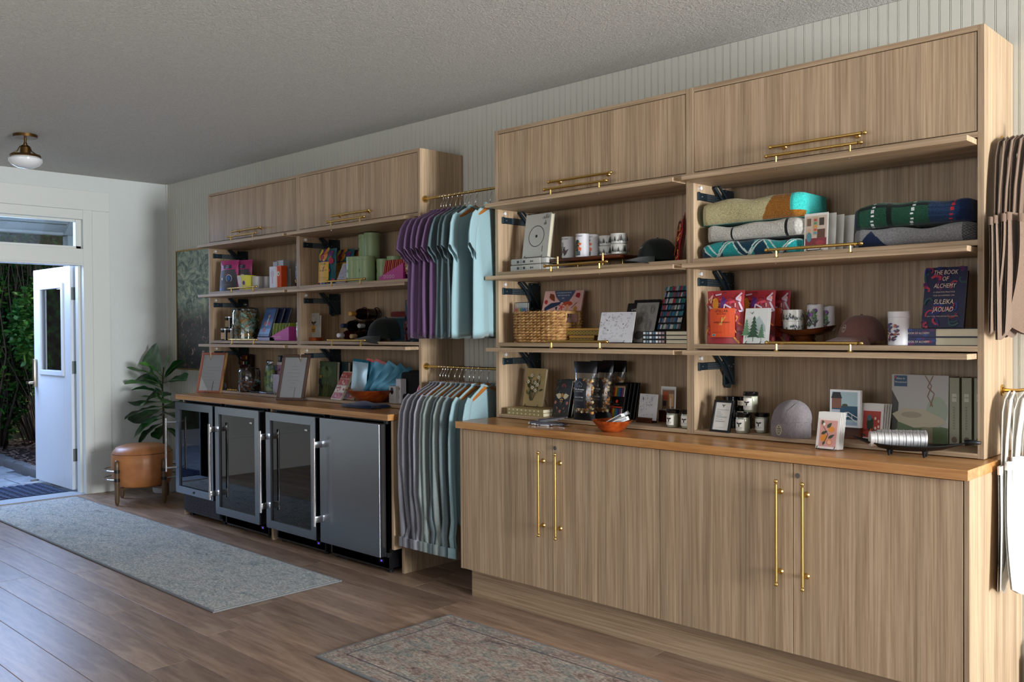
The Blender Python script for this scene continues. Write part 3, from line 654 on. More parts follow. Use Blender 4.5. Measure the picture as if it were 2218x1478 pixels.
def popcorn(label, cx, y, z0, w=.13, h=.29, rz=0, art=True, group='bags of popcorn', part_only=False):
    t = thing('popcorn_bag', label, 'snack bag', (cx, y, z0), R(rz), group, R(3))
    bl = lambda u, v: .03*math.sin(math.pi*u)**.6*max(.25, math.sin(math.pi*min(1, v*.9+.12)))
    wd = lambda v: w*(1.0 if v < .75 else 1+.10*(v-.75)/.25)
    blk = mat('glossy_black_foil', '0b0c12', .25)
    part('bag_base', M().grid(lambda u, v: ((u-.5)*wd(0), -bl(u, .12*v), v*.12*h), 12, 3).grid(lambda u, v: ((u-.5)*wd(0), .02, v*.12*h), 3, 3).grid(lambda u, v: ((u-.5)*wd(0), .02-v*(.02+bl(u, 0)), .001), 6, 2), blk, t, smooth=1)
    part('bag_header', M().grid(lambda u, v: ((u-.5)*wd(.8+.2*v), -bl(u, .8)*(1-v)-.001, (.80+.2*v)*h), 12, 4).grid(lambda u, v: ((u-.5)*wd(.8+.2*v), .012*(1-v), (.80+.2*v)*h), 4, 3), blk, t, smooth=1)
    part('clear_window', M().grid(lambda u, v: ((u-.5)*wd(.12+.68*v), -bl(u, .12+.68*v)-.001, (.12+.68*v)*h), 14, 14).grid(lambda u, v: ((u-.5)*wd(.12+.68*v), .02, (.12+.68*v)*h), 2, 2), glassy('clear_film', 'f2f2f2', .06, .08), t, smooth=1)
    for nm, cc, k in (('caramel_popcorn', 'b57a3a', 60), ('pale_popcorn', 'e6cfa0', 60)):
        m = M()
        for i in range(k):
            u = rnd(.06, .94); v = rnd(.13, .70); m.ico(((u-.5)*w*.96, -bl(u, v)*rnd(.4, .72), v*h), rnd(.007, .0105), 1)
        part(nm, m, mat(nm, cc, .6), t, smooth=1, kind='stuff')
    if art:
        a = Art(w, h); q = w*.62; ar = [(-q/2, .20*h), (q/2, .20*h), (q/2, .58*h)]+[(q/2*math.cos(k*math.pi/12), .58*h+.13*h*math.sin(k*math.pi/12)) for k in range(1, 12)]+[(-q/2, .58*h)]
        a.poly([(x-w*.1, z) for x, z in ar], '10121a'); c = -w*.1
        a.line([(c-.02, .60*h), (c, .655*h), (c+.02, .60*h)], .0009, 'c9c9c4'); a.text('E', c-.014, .565*h, .008, 'dddddd').text('B', c+.014, .565*h, .008, 'dddddd').ring(c, .575*h, .004, .0007, 'cccccc')
        a.text("Mrs Browns", c, .505*h, .0125, 'f4f4f0', shear=.3, maxw=.07).text('GOURMET POPCORN', c, .475*h, .005, 'e0e0dc', maxw=.06)
        a.text('EDGE CITY MIX', c, .375*h, .0085, 'e8e8e4', maxw=.07); a.bars(c-.03, c+.028, (.34*h, .325*h), '9a9a98', .0008); a.bars(c-.022, c+.01, (.24*h,), '777777', .0008)
        def fn(x, z, e): v = z/h; return (x, -bl(x/wd(v)+.5, v)-.0022-e, z)
        a.put(t, fn, name='label')
    return t
def cap_hat(label, cx, y, z0, ma, s=1.0, rz=0, badge=None, brim=None):
    t = thing('cap', label, 'cap', (cx, y, z0), R(rz))
    dome = lambda u, v: (.085*s*math.cos(u*2*math.pi)*math.cos(v*math.pi/2)**.8, .095*s*math.sin(u*2*math.pi)*math.cos(v*math.pi/2)**.8+.01*s, (.015+.105*math.sin(v*math.pi/2)**.9*(1+.04*math.cos(u*12*math.pi)*(1-v)))*s)
    part('crown', M().grid(dome, 36, 12), ma, t, smooth=1)
    part('button', M().ball((0, .01*s, .121*s), .006*s, 10, (1, 1, .6)), ma, t, smooth=1)
    def br(u, v):
        a = (u-.5)*2.5; r = .088+.065*v*math.cos(a*.62); return (r*math.sin(a)*s*(.95), (-r*math.cos(a)*1.0)*s, (.012-.016*v-.03*(math.sin(a))**2*v*.8+.006)*s+.012)
    m = M().grid(br, 18, 5).grid(lambda u, v: tuple(Vector(br(u, v))-Vector((0, 0, .003))), 18, 5); part('brim', m, brim or ma, t, smooth=1)
    part('seam', M().tube([dome(.75, k/12) for k in range(12)], .0012, 5), ma, t, smooth=1)
    if badge:
        def fn(a, b, e):
            v = min(.97, max(0, math.asin(min(1, max(0, b/.105)))/(math.pi/2))); u = .75+a/(2*math.pi*.09); p = Vector(dome(u, v)); c = Vector((0, .01, .03)); return tuple(p+(p-c).normalized()*(e+.0008))
        badge.put(t, fn, name='embroidery')
    return t
def bowl(label, cx, y, z0, r=.09, h=.05, scal=True):
    t = thing('wooden_bowl', label, 'bowl', (cx, y, z0)); n = 72
    pr = [(.45, 0), (.50, .02), (.62, .18), (.80, .55), (.93, .85), (1.0, 1.0)]; pi_ = [(.96, 1.0), (.88, .82), (.74, .5), (.55, .22), (.02, .14)]
    def rg(f, g, k): return [((r*f+(.004*(k)*math.cos(i*math.pi/2) if scal else 0))*math.cos(2*math.pi*i/n), (r*f+(.004*k*math.cos(i*math.pi/2) if scal else 0))*math.sin(2*math.pi*i/n), h*g) for i in range(n)]
    part('bowl_body', M().rings([rg(f, g, max(0, g-.8)*5*(f > .9)) for f, g in pr+pi_]), OLIVEW, t, smooth=50); return t
def blanket(label, x0, x1, y0, z0, h, colf, d=.24, fold=0, skew=0, mat_=None):
    """folded knit blanket: rounded front fold, colour by (u along front, v up front)"""
    t = thing('folded_blanket', label, 'blanket', ((x0+x1)/2, y0, z0)); w = x1-x0; nu, nv = 110, 34; b = bmesh.new(); cl = b.loops.layers.float_color.new('Col')
    sh = [rnd(0, 6) for _ in range(4)]
    def P3(u, v):   # v 0..1 goes round: bottom back -> front fold -> top back
        a = (v-.5)*math.pi*1.0; x = (u-.5)*w
        yy = .045-.045*math.cos(a) if abs(v-.5) < .5 else 0
        wob = .004*math.sin(u*7+sh[0])+.003*math.sin(u*15+sh[1]); ed = min(1, min(u, 1-u)*14)**.5
        k = v*1.6-.3
        if k < 0: return (x, .045+(-k/.3)*(d-.05), .001+skew*0)
        if k > 1: return (x*(1-.02*(k-1)), .045+((k-1)/.3)*(d-.05), (h+wob*1.4)*(.86+.14*ed)-skew*u)
        a = (k-.5)*math.pi; bl_ = 1 if not fold else 1-.10*abs(math.cos(fold*math.pi*(k-.0)))**8
        return (x+.006*math.sin(k*3+sh[2])*(1 if u in (0, 1) else 0), .045-.045*math.cos(a)**.6*ed*bl_+wob*.3, (h+wob*1.4)*(.86+.14*ed)*(.5+.5*math.sin(a))-skew*u*(.5+.5*math.sin(a)))
    vv = [[b.verts.new(P3(i/nu, j/nv)) for j in range(nv+1)] for i in range(nu+1)]
    for i in range(nu):
        for j in range(nv):
            f = b.faces.new((vv[i][j], vv[i+1][j], vv[i+1][j+1], vv[i][j+1])); f.smooth = True; c = lin(colf((i+.5)/nu, ((j+.5)/nv*1.6-.3)))
            for l in f.loops: l[cl] = (*c, 1)
    for i in (0, nu): f = b.faces.new([vv[i][j] for j in range(nv+1)]); [l.__setitem__(cl, (*lin(colf(i/nu, .5)), 1)) for l in f.loops]
    m = M(); m.b.free(); m.b = b
    def kb(nt, bb):
        a = nt.nodes.new('ShaderNodeVertexColor'); a.layer_name = 'Col'; n, r = noise_ramp(nt, (170, 170, 260), [(.35, (190, 190, 190)), (.65, (255, 255, 255))], detail=2)
        mx = nt.nodes.new('ShaderNodeMix'); mx.data_type = 'RGBA'; mx.blend_type = 'MULTIPLY'; mx.inputs[0].default_value = .8; nt.links.new(a.outputs[0], mx.inputs[6]); nt.links.new(r.outputs[0], mx.inputs[7]); nt.links.new(mx.outputs[2], bb.inputs['Base Color']); bump(nt, bb, n.outputs['Fac'], .5, .004)
    part('knit', m, mat('knit_yarn', None, .95, spec=.1, sheen=.2, build=kb), t, recalc=True); return t

# ------------------------------------------------ right unit, right column, top shelf
def c_teal(u, v):
    p = (u*3.1) % 1; tri = abs((u*3.1 % 1)-.5)*2
    ln = min(abs(v-tri), abs(v-(1-abs(((u*3.1+.35) % 1)-.5)*1.6)))
    if ln < .05: return 'cfe0d8'
    return '23999a' if (v < tri) != (int(u*3.1+.2) % 2 == 0) else '0e3c52'
def c_white(u, v):
    if v < .12 and u > .02: return '15171b'
    if any(abs(u-k) < .012 for k in (.30, .84)): return '15171b'
    return 'c9c5bd'
def c_yel(u, v):
    if u < .03 or v < .06: return '37b8a4'
    if u > .90 and v > .35: return '3fc7c0'
    if u > .60+.16*v: return '9a6423'
    return 'c2b98d'
def c_plaid(u, v):
    if u > .90: return '18284e' if int(v*40) % 2 else '1c2f58'
    if abs(u-.18-.03*v) < .014 or abs(u-.52-.05*v) < .014: return 'dfe3e4' if int(v*16) % 2 else '1b4a36'
    if abs(u-.85-.05*v) < .013: return 'c22a34' if int(v*14) % 2 else '26314f'
    if u > .68: return '223a5c' if int(v*30) % 2 else '1b2f4e'
    if u < .05: return '22355a'
    if abs(u-.34) < .02 or abs(v-.72) < .04: return '0c1a16'
    return '1c4a37'
def c_gray(u, v):
    if u > .9: return '6c6c6e' if int(v*20+u*60) % 2 else '4a4a4d'
    t_ = abs(u-.17)*4.4
    if v < .78-t_*1.1 and v > 0: return '1b2a4c'
    if v > .86 and abs(u-.19) < (v-.80)*.9+.03: return '1b2a4c'
    return '8f8f92'
def bx(px0, px1, py, y): return X(px0, py, y), X(px1, py, y)
YB = -.325
x0, x1 = bx(1513, 1724, 540, YB); blanket('teal and navy triangle-patterned blanket, bottom of the left stack', x0, x1, YB, S3, .066, c_teal)
x0, x1 = bx(1524, 1738, 503, YB); blanket('cream knit blanket with black stripes, middle of the left stack', x0, x1, YB, S3+.070, .070, c_white)
x0, x1 = bx(1513, 1735, 468, YB); blanket('yellow and ochre blanket edged in turquoise, top of left stack', x0, x1, YB, S3+.146, .096, c_yel, skew=-.012)
x0, x1 = bx(1843, 2112, 510, YB); blanket('grey blanket with navy triangles under the tartan one', x0, x1, YB, S3, .068, c_gray)
x0, x1 = bx(1843, 2096, 470, YB); blanket('green and navy tartan blanket on top of the grey one', x0, x1, YB, S3+.074, .088, c_plaid)
# greeting cards standing in a row
ws, hs = .105, .150; cx = (X(1738, 520, -.31)+X(1798, 520, -.31))/2
a = Art(ws, hs).full('efece8').rect(-.047, .047, .012, .14, 'd9c7b5').rect(-.047, .047, .012, .05, '8c3a44').rect(.005, .04, .05, .085, '6b4a3c').rect(-.012, .006, .062, .135, 'c9b08a')
for i, c in enumerate(('5aa0c0', 'd05a4a', 'e0a040', '5a9a7a', 'c04a5a')): a.rect(-.009, .003, .066+.013*i, .075+.013*i, c)
a.rect(-.04, -.022, .10, .13, '7a6252').ell(-.03, .055, .012, .02, '5f8f9a').ell(-.03, .082, .007, .008, 'e2b090').rect(.015, .036, .1, .13, '4a4038').ell(.02, .03, .02, .01, 'a8404a')
for i in range(5):
    card(('colour-interior greeting card at the front of the row of white cards', 'white card directly behind the colour-interior card', 'third white card from the front beside the tartan blanket', 'fourth card from the front beside the tartan blanket', 'rearmost white card beside the tartan blanket')[i], cx+.016*i+(.01 if i > 2 else 0), -.315+.035*i, S3+.003, ws, hs*(1, 1.0, .97, .96, .93)[i], a if i == 0 else None, lean=3+i, rz=-6, group='greeting cards between the blanket stacks')
easel('black wire easel holding the colour-interior cards', cx, -.318, S3, .06, rz=-6, lean=6, group=None)
# ------------------------------------------------ right unit, right column, middle shelf
def c_or(w, h, pal, name, sub, flav, lab):
    a = Art(w, h); random.seed(5)
    for i in range(46):
        x = rnd(-.46, .46)*w; z = rnd(.03, .97)*h; 
        a.line([(max(-.48*w, min(.48*w, x+rnd(-.012, .012)*j)), max(.01*h, min(.98*h, z+.012*j*rnd(-.6, 1)))) for j in range(4)], rnd(.003, .008), random.choice(pal))
    a.poly([(-.05*w, .62*h), (-.02*w, .9*h), (.13*w, .80*h)], '5b2a78').ell(-.18*w, .74*h, .09*w, .12*h, 'd88b2a')
    a.rect(-.33*w, .33*w, .12*h, .66*h, lab).rect(-.06*w, .06*w, .955*h, .965*h, '2a1010')
    tc_ = '231510'
    a.text(name, 0, .585*h, .070*h, tc_, maxw=.42*w).text(sub, 0, .545*h, .028*h, tc_, maxw=.42*w)
    a.line([(-.12*w, .29*h), (.10*w, .50*h)], .006, 'e0a648').line([(-.02*w, .29*h), (.02*w, .49*h)], .005, 'e6b25c')
    a.text(flav, 0, .38*h, .045*h, tc_, maxw=.56*w); a.bars(-.26*w, .26*w, (.25*h, .27*h), '8a2a12', .0008); a.bars(-.26*w, .02*w, (.2*h, .22*h), '8a2a12', .0008)
    a.rect(-.26*w, -.17*w, .14*h, .18*h, 'cfe0dc').rect(-.25*w, -.18*w, .145*h, .175*h, '2f7f86'); return a
ORP = mat('orange_print_foil', 'a8323a', .35); TEALF = mat('teal_print_foil', '16525c', .35)
pal1 = ('d8425a', 'e0913c', 'f0b0a8', 'b02838', 'd9c2d8', 'c75a28', '7a2038')
def P1(i, px0, px1, y, lab, rz=0, dark=False):
    xa, xb = X(px0, 700, y), X(px1, 700, y); w = .183
    pouch(lab, (xa+xb)/2, y, S2+.001, w, .232, .028, ORP, c_or(w, .232, pal1, 'STELLAR', 'PRETZEL BRAIDS', 'SWEET & SPARKY', 'e2531f'), rz=rz, lean=2)
P1(0, 1531, 1612, -.30, 'orange and red pretzel pouch with orange label at the front', 0)
P1(1, 1603, 1672, -.20, 'orange pretzel pouch half hidden behind the misty-tree card', 0)
P1(2, 1640, 1700, -.12, 'rearmost orange pretzel pouch in the shadow near the cups', 0)
def tree(a, x, z, h, c, n=6):
    a.rect(x-h*.012, x+h*.012, z, z+h*.3, c)
    for i in range(n):
        q = i/n; w_ = h*.26*(1-q*.85); zz = z+h*(.15+.82*q*.95); a.poly([(x-w_, zz), (x, zz+h*.26*(1-q*.5)), (x+w_, zz), (x+w_*.3, zz+h*.02), (x-w_*.4, zz+h*.01)], c)
w_, h_ = .112, .150; a = Art(w_, h_).full('e4e8e6').poly([(-.01, .09), (.012, .118), (.045, .075), (.05, .05), (-.02, .05)], 'b3c3c4'); tree(a, -.045, .02, .09, '6c9a72'); tree(a, .03, .012, .075, '5d8466'); tree(a, -.008, .008, .115, '33543d'); a.poly([(-.035, .137), (-.022, .128), (-.01, .138), (-.02, .124)], '222a26')
for i in range(3):
    card(('misty fir-tree greeting card in front of the orange pouches', 'white card directly behind the fir-tree card', 'second white card behind the fir-tree card')[i], X(1634, 744, -.335)+.002*i, -.335+.006*i, S2+.004, w_, h_, a if i == 0 else None, lean=9, rz=-4, group=None if i == 0 else 'spare cards behind the fir-tree card')
easel('black wire easel holding the fir-tree card', X(1634, 744, -.335), -.335, S2, .07, rz=-4, lean=9, group=None)
# pedestal bowl with cups and canisters
t = thing('pedestal_tray', 'dark walnut boat-shaped tray on a pedestal foot', 'tray', (X(1743, 730, -.19), -.19, S2))
def boat(f, z, i, n=40): a = 2*math.pi*i/n; return (.135*f*math.cos(a), .075*f*math.sin(a), z+.018*(math.cos(a)**2)*f)
part('tray_body', M().rings([[boat(f, z, i) for i in range(40)] for f, z in ((.6, .034), (.85, .040), (1, .060), (.97, .061), (.82, .046), (.5, .042), (.02, .041))]), WALNUT, t, smooth=50)
part('foot', M().lathe([(.05, 0), (.052, .004), (.04, .02), (.045, .036)], n=28), WALNUT, t, smooth=50)
def floral(w, h, dens=26, cols=('2c3a34', '3c5a48', '5a6a5c', '444a6a', '6a4a62'), seed=1):
    a = Art(w, h); random.seed(seed)
    for i in range(dens): a.leaf(rnd(-.48, .48)*w, rnd(.06, .55)*h, rnd(.2, .42)*h, .10*h, rnd(1.0, 2.1), random.choice(cols))
    return a
CERAM = mat('white_ceramic', 'dddcd6', .25)
for i, (z, lab) in enumerate(((S2+.045, 'floral ceramic cup, lower of the pair on the walnut tray'), (S2+.095, 'floral ceramic cup stacked on top of the other'))):
    canister(lab, X(1718, 680, -.19), -.19, z, .042, .050, CERAM, floral(.17, .046, 40, seed=i+3), name='cup', cat='cup', group=None)
def wild(w=.075, h=.115, kind='flower'):
    a = Art(w, h)
    a.text('WildCoast', -.008, h*.87, .014, '23242a', shear=.25, maxw=.062)
    if kind == 'flower':
        random.seed(3)
        for i in range(40): a.leaf(rnd(-.034, .016), rnd(.008, .06), rnd(.014, .03), .007, rnd(.6, 2.4), random.choice(('3a2a30', '5a6a4a', '2f5a3a', '7a6a72', '463038')))
        for i in range(6): a.ell(rnd(-.02, .02), rnd(.055, .08), .006, .007, random.choice(('6a3a86', '7a4a96', '4a7a3a')))
    elif kind == 'raven':
        a.ell(-.012, .05, .018, .03, '1d2530').ell(-.006, .075, .013, .012, '1d2530').poly([(-.004, .055), (.018, .045), (.016, .03), (0, .035)], 'd9693a').ell(.008, .065, .010, .007, 'd9693a').rect(-.022, .012, .008, .03, '55636a')
        for i in range(9): a.leaf(rnd(-.03, .01), rnd(.01, .08), .016, .006, rnd(.5, 2.6), '4a7a4a')
    elif kind == 'heron':
        a.line([(-.014, .03), (-.02, .05), (-.008, .07), (-.012, .085)], .008, '6f7480').line([(-.02, .02), (-.008, .04)], .006, '30343c').text('~', 0, .05, .03, '2a2c30')
        for i in range(12): a.leaf(rnd(-.028, .012), rnd(.01, .04), .025, .006, rnd(.6, 1.8), random.choice(('3a5a3a', '5a2a40', '2a2a2a')))
    else:
        random.seed(9)
        for i in range(36): a.ell(rnd(-.032, .012), rnd(.02, .082), .006, .0035, random.choice(('3c3c5e', '6a3036', '4a4a72', 'a04a34')), rot=rnd(-.6, .9))
        a.line([(-.03, .012), (0, .03), (.01, .06)], .002, '5a3a30')
    return a
WHITEC = mat('white_canister', 'd9d7dc', .45)
canister('white tea canister with dark flowers standing on the walnut tray', X(1766, 680, -.18), -.18, S2+.062, .033, .104, WHITEC, wild(), group=None)
canister('flower tea canister partly hidden at the back of the walnut tray', X(1790, 680, -.125), -.125, S2+.055, .033, .104, WHITEC, wild(), group=None)
canister('white canister with berry branch standing right of the mauve cap', X(1947, 712, -.30), -.30, S2, .0385, .128, WHITEC, wild(.085, .128, 'berry'), lidh=.022, group=None)
a = Art(.06, .1).ell(0, .048, .0125, .016, 'd8d3c6').ell(0, .048, .011, .0145, '6a4a46').text('BOH', 0, .048, .009, 'e8e2d6', maxw=.016).text('co', 0, .038, .008, 'e8e2d6')
MAUVE = fab('mauve_twill', '6b4a46', '7a5650')
cap_hat('dusty mauve cap with oval badge on the middle shelf', X(1862, 745, -.20), -.20, S2, MAUVE, s=.98, rz=-28, badge=a)
a = Art(.148, .232).full('141a44'); random.seed(4)
for i in range(34): x = rnd(-.07, .07); z = rnd(.005, .225); a.line([(max(-.073, min(.073, x+.008*j*math.cos(i+j*.5))), max(.002, min(.229, z+.008*j*math.sin(i+j*.5)))) for j in range(5)], rnd(.004, .010), random.choice(('8c1f3c', '1d2f7a', '5a1a5a', '1c4a4a', 'b0304a', '0c1030')))
for s_, z, sz in (('THE BOOK', .203, .024), ('OF', .178, .024), ('ALCHEMY', .151, .024), ('SULEIKA', .089, .026), ('JAOUAD', .060, .026)): a.text(s_, 0, z, sz, 'e9d2bd', wx=.72, shear=.2, maxw=.125)
a.text('A CREATIVE PRACTICE', 0, .132, .0075, 'd9c2ae', maxw=.085).text('FOR AN INSPIRED LIFE', 0, .119, .0075, 'd9c2ae', maxw=.085).text('NEW YORK TIMES BESTSELLING AUTHOR', 0, .040, .006, 'c9b2a0', maxw=.11)
NAVYB = mat('navy_book_cloth', '141a44', .4)
def spine(w, th, txt, bgc, c='d8c8b8', sz=None): return Art(w, th).full(bgc).text(txt, 0, th*.28, sz or th*.55, c, maxw=w*.8)
xc = X(2048, 712, -.255)
book('navy and red swirled hardback leaning upright on two copies', xc-.008, -.27, S2+.0655, .142, .222, .030, NAVYB, a, lean=13)
for i in range(2):
    a = Art(.105, .030).full('1b1f52')
    for j in range(8): a.ell(rnd(-.05, .05), rnd(.004, .026), .01, .004, random.choice(('8c1f3c', '5a1a5a', '223a8a')))
    a.text('BOOK OF ALCHEMY', -.008, .010, .011, 'e2d0c4', maxw=.08)
    t = thing('book', ('navy and red book lying directly on the shelf', 'navy and red book lying on top of its twin')[i], 'book', (-1.170, -.31, S2+.032*i))
    part('cover', M().box(-.125, .128, 0, .15, 0, .0022, .0005).box(-.125, .128, 0, .15, .0288, .031, .0005).box(-.125, -.122, 0, .15, 0, .031), NAVYB, t); part('pages', M().box(-.02, .124, .004, .146, .0022, .0288), CREAM, t)
    part('jacket_spine', M().box(-.122, -.02, .0, .004, .001, .030), NAVYB, t); a.front(t, x=-.072, name='spine_print')
# ------------------------------------------------ right unit, right column, bottom shelf and worktop
t = thing('notice_frame', 'small black framed candle notice beside the candle jars', 'picture frame', (X(1557, 930, -.345)+.0, -.345, S1), R(-4), None, R(16))
part('frame', M().box(-.05, .05, 0, .012, 0, .010, .001).box(-.05, .05, 0, .012, .132, .142, .001).box(-.05, -.040, 0, .012, .01, .132, .001).box(.040, .05, 0, .012, .01, .132, .001), BLACK, t)
part('sheet', M().box(-.041, .041, .006, .008, .009, .133), WHITEP, t)
a = Art(.08, .124); bee(a, 0, .110, .012, '444444'); a.bars(-.03, .03, (.092, .089), '6a6a70', .0007)
for z, l in ((.082, .02), (.076, .022), (.070, .034), (.064, .03), (.06, .058), (.056, .055), (.048, .035), (.04, .05), (.037, .045)): a.rect(-.03, -.03+l, z, z+.0011, '77777e')
a.bars(-.02, .02, (.012,), '88888e', .0007); a.front(t, y=.006, z=.009, name='notice_text')
jar('white bee candle jar, front left at the bottom', X(1609, 930, -.305), -.305, S1, .030, .078, group=None)
jar('white bee candle jar beside the grey beanie', X(1651, 928, -.235), -.235, S1, .030, .078, group=None)
jar('white bee candle jar balanced on the two lower jars', X(1626, 880, -.27), -.27, S1+.088, .0305, .080, group=None)
for px, y, z, lab in ((1581, -.15, .0, 'black candle tin hidden low behind the notice frame'), (1583, -.15, .048, 'black candle tin in the middle of the left pile'), (1581, -.15, .096, 'black candle tin topmost of the left pile'),
                      (1613, -.13, .048, 'black candle tin behind the balanced white jar'), (1614, -.13, .096, 'black candle tin at the top behind the white jar'), (1614, -.13, .0, 'black candle tin at the bottom behind the white jars')):
    x = X(px, 870, y); t = thing('candle_tin', lab, 'candle', (x, y, S1+z), R(-8)); part('tin', M().lathe([(.031, 0), (.033, .002), (.033, .034), (.031, .036)]), mat('dark_amber_glass', '17120f', .15), t, smooth=40); part('lid', M().lathe([(.034, .033), (.034, .045), (.032, .047)]), mat('gloss_black_lid', '08080c', .12), t, smooth=40)
    Art(.04, .03).rect(-.022, .016, .008, .029, 'e6dfce').text('Bee Botanic', -.003, .019, .006, '444444', shear=.2, maxw=.032).bars(-.014, .008, (.013,), '888888', .0008).wrap(t, .0332, name='label')
# beanie
BEAN = fab('grey_rib_knit', '6d6668', '837b7d', sc_=(500, 500, 60))
xb = X(1713, 940, -.30); t = thing('beanie', 'grey knitted beanie with folded cuff and oval patch', 'beanie', (xb, -.30, S1))
fold_ = lambda a, v: 1+.06*math.sin(a*3+1)*math.sin(v*3.1)+.03*math.sin(a*7)
part('crown', M().rings([[(.082*(1-v**2.6)**.5*fold_(a, v)*math.cos(a)+.012*v*v, .062*(1-v**2.6)**.5*fold_(a, v)*math.sin(a), .055+.098*v+.012*math.sin(a-.6)*v*(1-v)) for a in [2*math.pi*i/40 for i in range(40)]] for v in [0, .1, .25, .4, .55, .7, .8, .88, .94, .98, .997]]), BEAN, t, smooth=1)
part('cuff', M().rings([[(.083*f*math.cos(a), .064*f*math.sin(a), z) for a in [2*math.pi*i/40 for i in range(40)]] for f, z in ((.94, .0), (.99, .002), (1.01, .03), (1.0, .062), (.97, .066), (.9, .06))]), BEAN, t, smooth=1)
a = Art(.04, .06); a.ell(0, .034, .0145, .021, 'd8d0a8').ell(0, .034, .013, .0195, '3b3f3a').ell(0, .034, .0115, .018, 'd8d0a8').ell(0, .034, .0105, .017, '454842')
for zz, s_ in ((.041, 'BLA'), (.031, 'BOH'), (.022, 'OM')): a.text(s_, 0, zz, .0105, 'e8dfb8', maxw=.017)
a.put(t, lambda x, z, e: ((.0845+e)*math.sin(x/.083-.25), -(.0655+e)*math.cos(x/.083-.25), z-.002), name='patch')
part('crown_seam', M().tube([(.03+.02*k/8-.01, -.060*(1-(k/8)**2.2)-.002, .095+.055*k/8) for k in range(9)], .0012, 5), BEAN, t, smooth=1)
# cards by the tray
a = Art(.082, .118).full('e9dcd8').rect(-.035, .035, .008, .11, 'd49a92').ell(.012, .075, .013, .011, 'd98a2e').ell(-.016, .042, .013, .016, 'dd8a2c').ell(.008, .026, .011, .011, 'd9722e').ell(.008, .026, .0085, .0085, 'e8b090').leaf(-.005, .08, .028, .014, .9, '3b4a34').leaf(-.028, .055, .03, .012, .5, '34452f').leaf(.002, .04, .03, .012, .6, '34452f').leaf(-.02, .09, .022, .012, 1.9, '3b4a34').line([(-.02, .085), (0, .055), (-.01, .03), (-.016, .012)], .0022, '2c3628').ell(-.018, .094, .005, .006, 'e8e6d8').leaf(-.018, .015, .018, .009, 1.0, '34452f')
xl = X(1793, 968, -.435)
for i in range(4): card(('pink lemon-branch greeting card at the front of the worktop', 'white card directly behind the lemon card', 'second white card behind the lemon card', 'last white card behind the lemon card')[i], xl+.003*i, -.445+.007*i, CZ1+.004, .092, .142, a if i == 0 else None, lean=12, rz=-2, group=None if i == 0 else 'spare cards behind the lemon card')
easel('black wire easel holding the lemon card on the worktop', xl, -.445, CZ1, .07, rz=-2, lean=12, group=None)
a = Art(.125, .15).full('eef0f4').rect(-.055, .052, .008, .142, 'a9c4cc').rect(-.055, .052, .03, .085, '24506c').rect(-.055, -.015, .075, .115, '8a5a48').poly([(-.058, .115), (-.05, .14), (-.02, .14), (-.012, .115)], '2c2a2c').rect(-.055, -.02, .035, .07, 'c3c9d6').ell(.0, .088, .012, .006, '4a4a38').line([(-.02, .055), (.015, .06), (.052, .04)], .003, 'f2f2f2').line([(-.02, .035), (.015, .045), (.052, .02)], .003, 'f2f2f2').line([(.01, .058), (.01, .04)], .002, 'f2f2f2').line([(.03, .052), (.03, .032)], .002, 'f2f2f2').rect(-.055, .052, .008, .022, '9fb6cf')
xc_ = X(1831, 935, -.20)
t = thing('card_stand', 'slotted wooden block holding the seaside card', 'stand', (xc_+.01, -.20, S1)); part('block', M().box(-.06, .06, -.02, .02, 0, .046, .002), WALNUT, t)
for i in range(2): card('seaside house greeting card standing on a wooden block' if not i else 'white card behind the seaside house card', xc_+.001+.003*i, -.208+.006*i, S1+.046, .128, .150, a if not i else None, lean=2, rz=0, group=None)
a = Art(.085, .12).full('eadfe2').rect(-.036, .036, .006, .112, 'b8433a').ell(-.006, .06, .014, .03, '27402e').ell(-.010, .085, .010, .012, '5a7a86')
for i in range(7): a.leaf(rnd(-.032, .025), rnd(.01, .04), .02, .009, rnd(.3, 2.8), random.choice(('2f4a34', 'd9662e', '8a2a2a')))
for i in range(7): a.ell(rnd(.005, .032), rnd(.03, .1), .004, .006, random.choice(('e8c0b0', 'f0d8c8', '8a4a3a')))
xr_ = X(1888, 945, -.19)
for i in range(4): card(('red parrot greeting card behind the silver tins', 'white card directly behind the parrot card', 'second white card behind the parrot card', 'last card behind the parrot card, leaning most')[i], xr_+.004*i, -.20+.012*i, S1+.004, .092, .142, a if i == 0 else None, lean=8+i*1.5, rz=-4, group=None if i == 0 else 'spare cards behind the parrot card')
easel('black wire easel holding the red parrot card', xr_, -.20, S1, .06, rz=-4, lean=10, group=None)
# black footed tray with tin tea lights
t = thing('footed_tray', 'black metal leaf-shaped tray on small feet', 'tray', (-1.262, -.415, CZ1), R(8))
def leafr(f, z):
    o_ = []
    for i in range(48):
        a = 2*math.pi*i/48; c = math.cos(a); o_.append((.205*f*c*(1 if c > 0 else .9), .055*f*math.sin(a)*max(0, 1-abs(c)**3*.9)+.0, z+.020*f*f*abs(c)**3))
    return o_
BM = mat('black_cast_metal', '0f1114', .45, .3)
part('tray_body', M().rings([leafr(.25, .020), leafr(.6, .022), leafr(.85, .032), leafr(1, .040), leafr(.985, .043), leafr(.8, .035), leafr(.5, .026), leafr(.03, .024)]), BM, t, smooth=50)
part('tail', M().tube([(.20, 0, .06), (.225, 0, .064), (.25, .0, .064)], .009, 8, rf=lambda i: (.012, .010, .005)[i]), BM, t, smooth=1)
for fx, fy in ((-.05, -.02), (.07, -.02), (-.05, .02), (.07, .02)): part('foot', M().frustum((fx, fy, 0), (fx, fy, .024), .003, .008, n=10), BM, t, smooth=40)
TIN = mat('tin_silver', 'e4e4e6', .34, .75)
k = 0
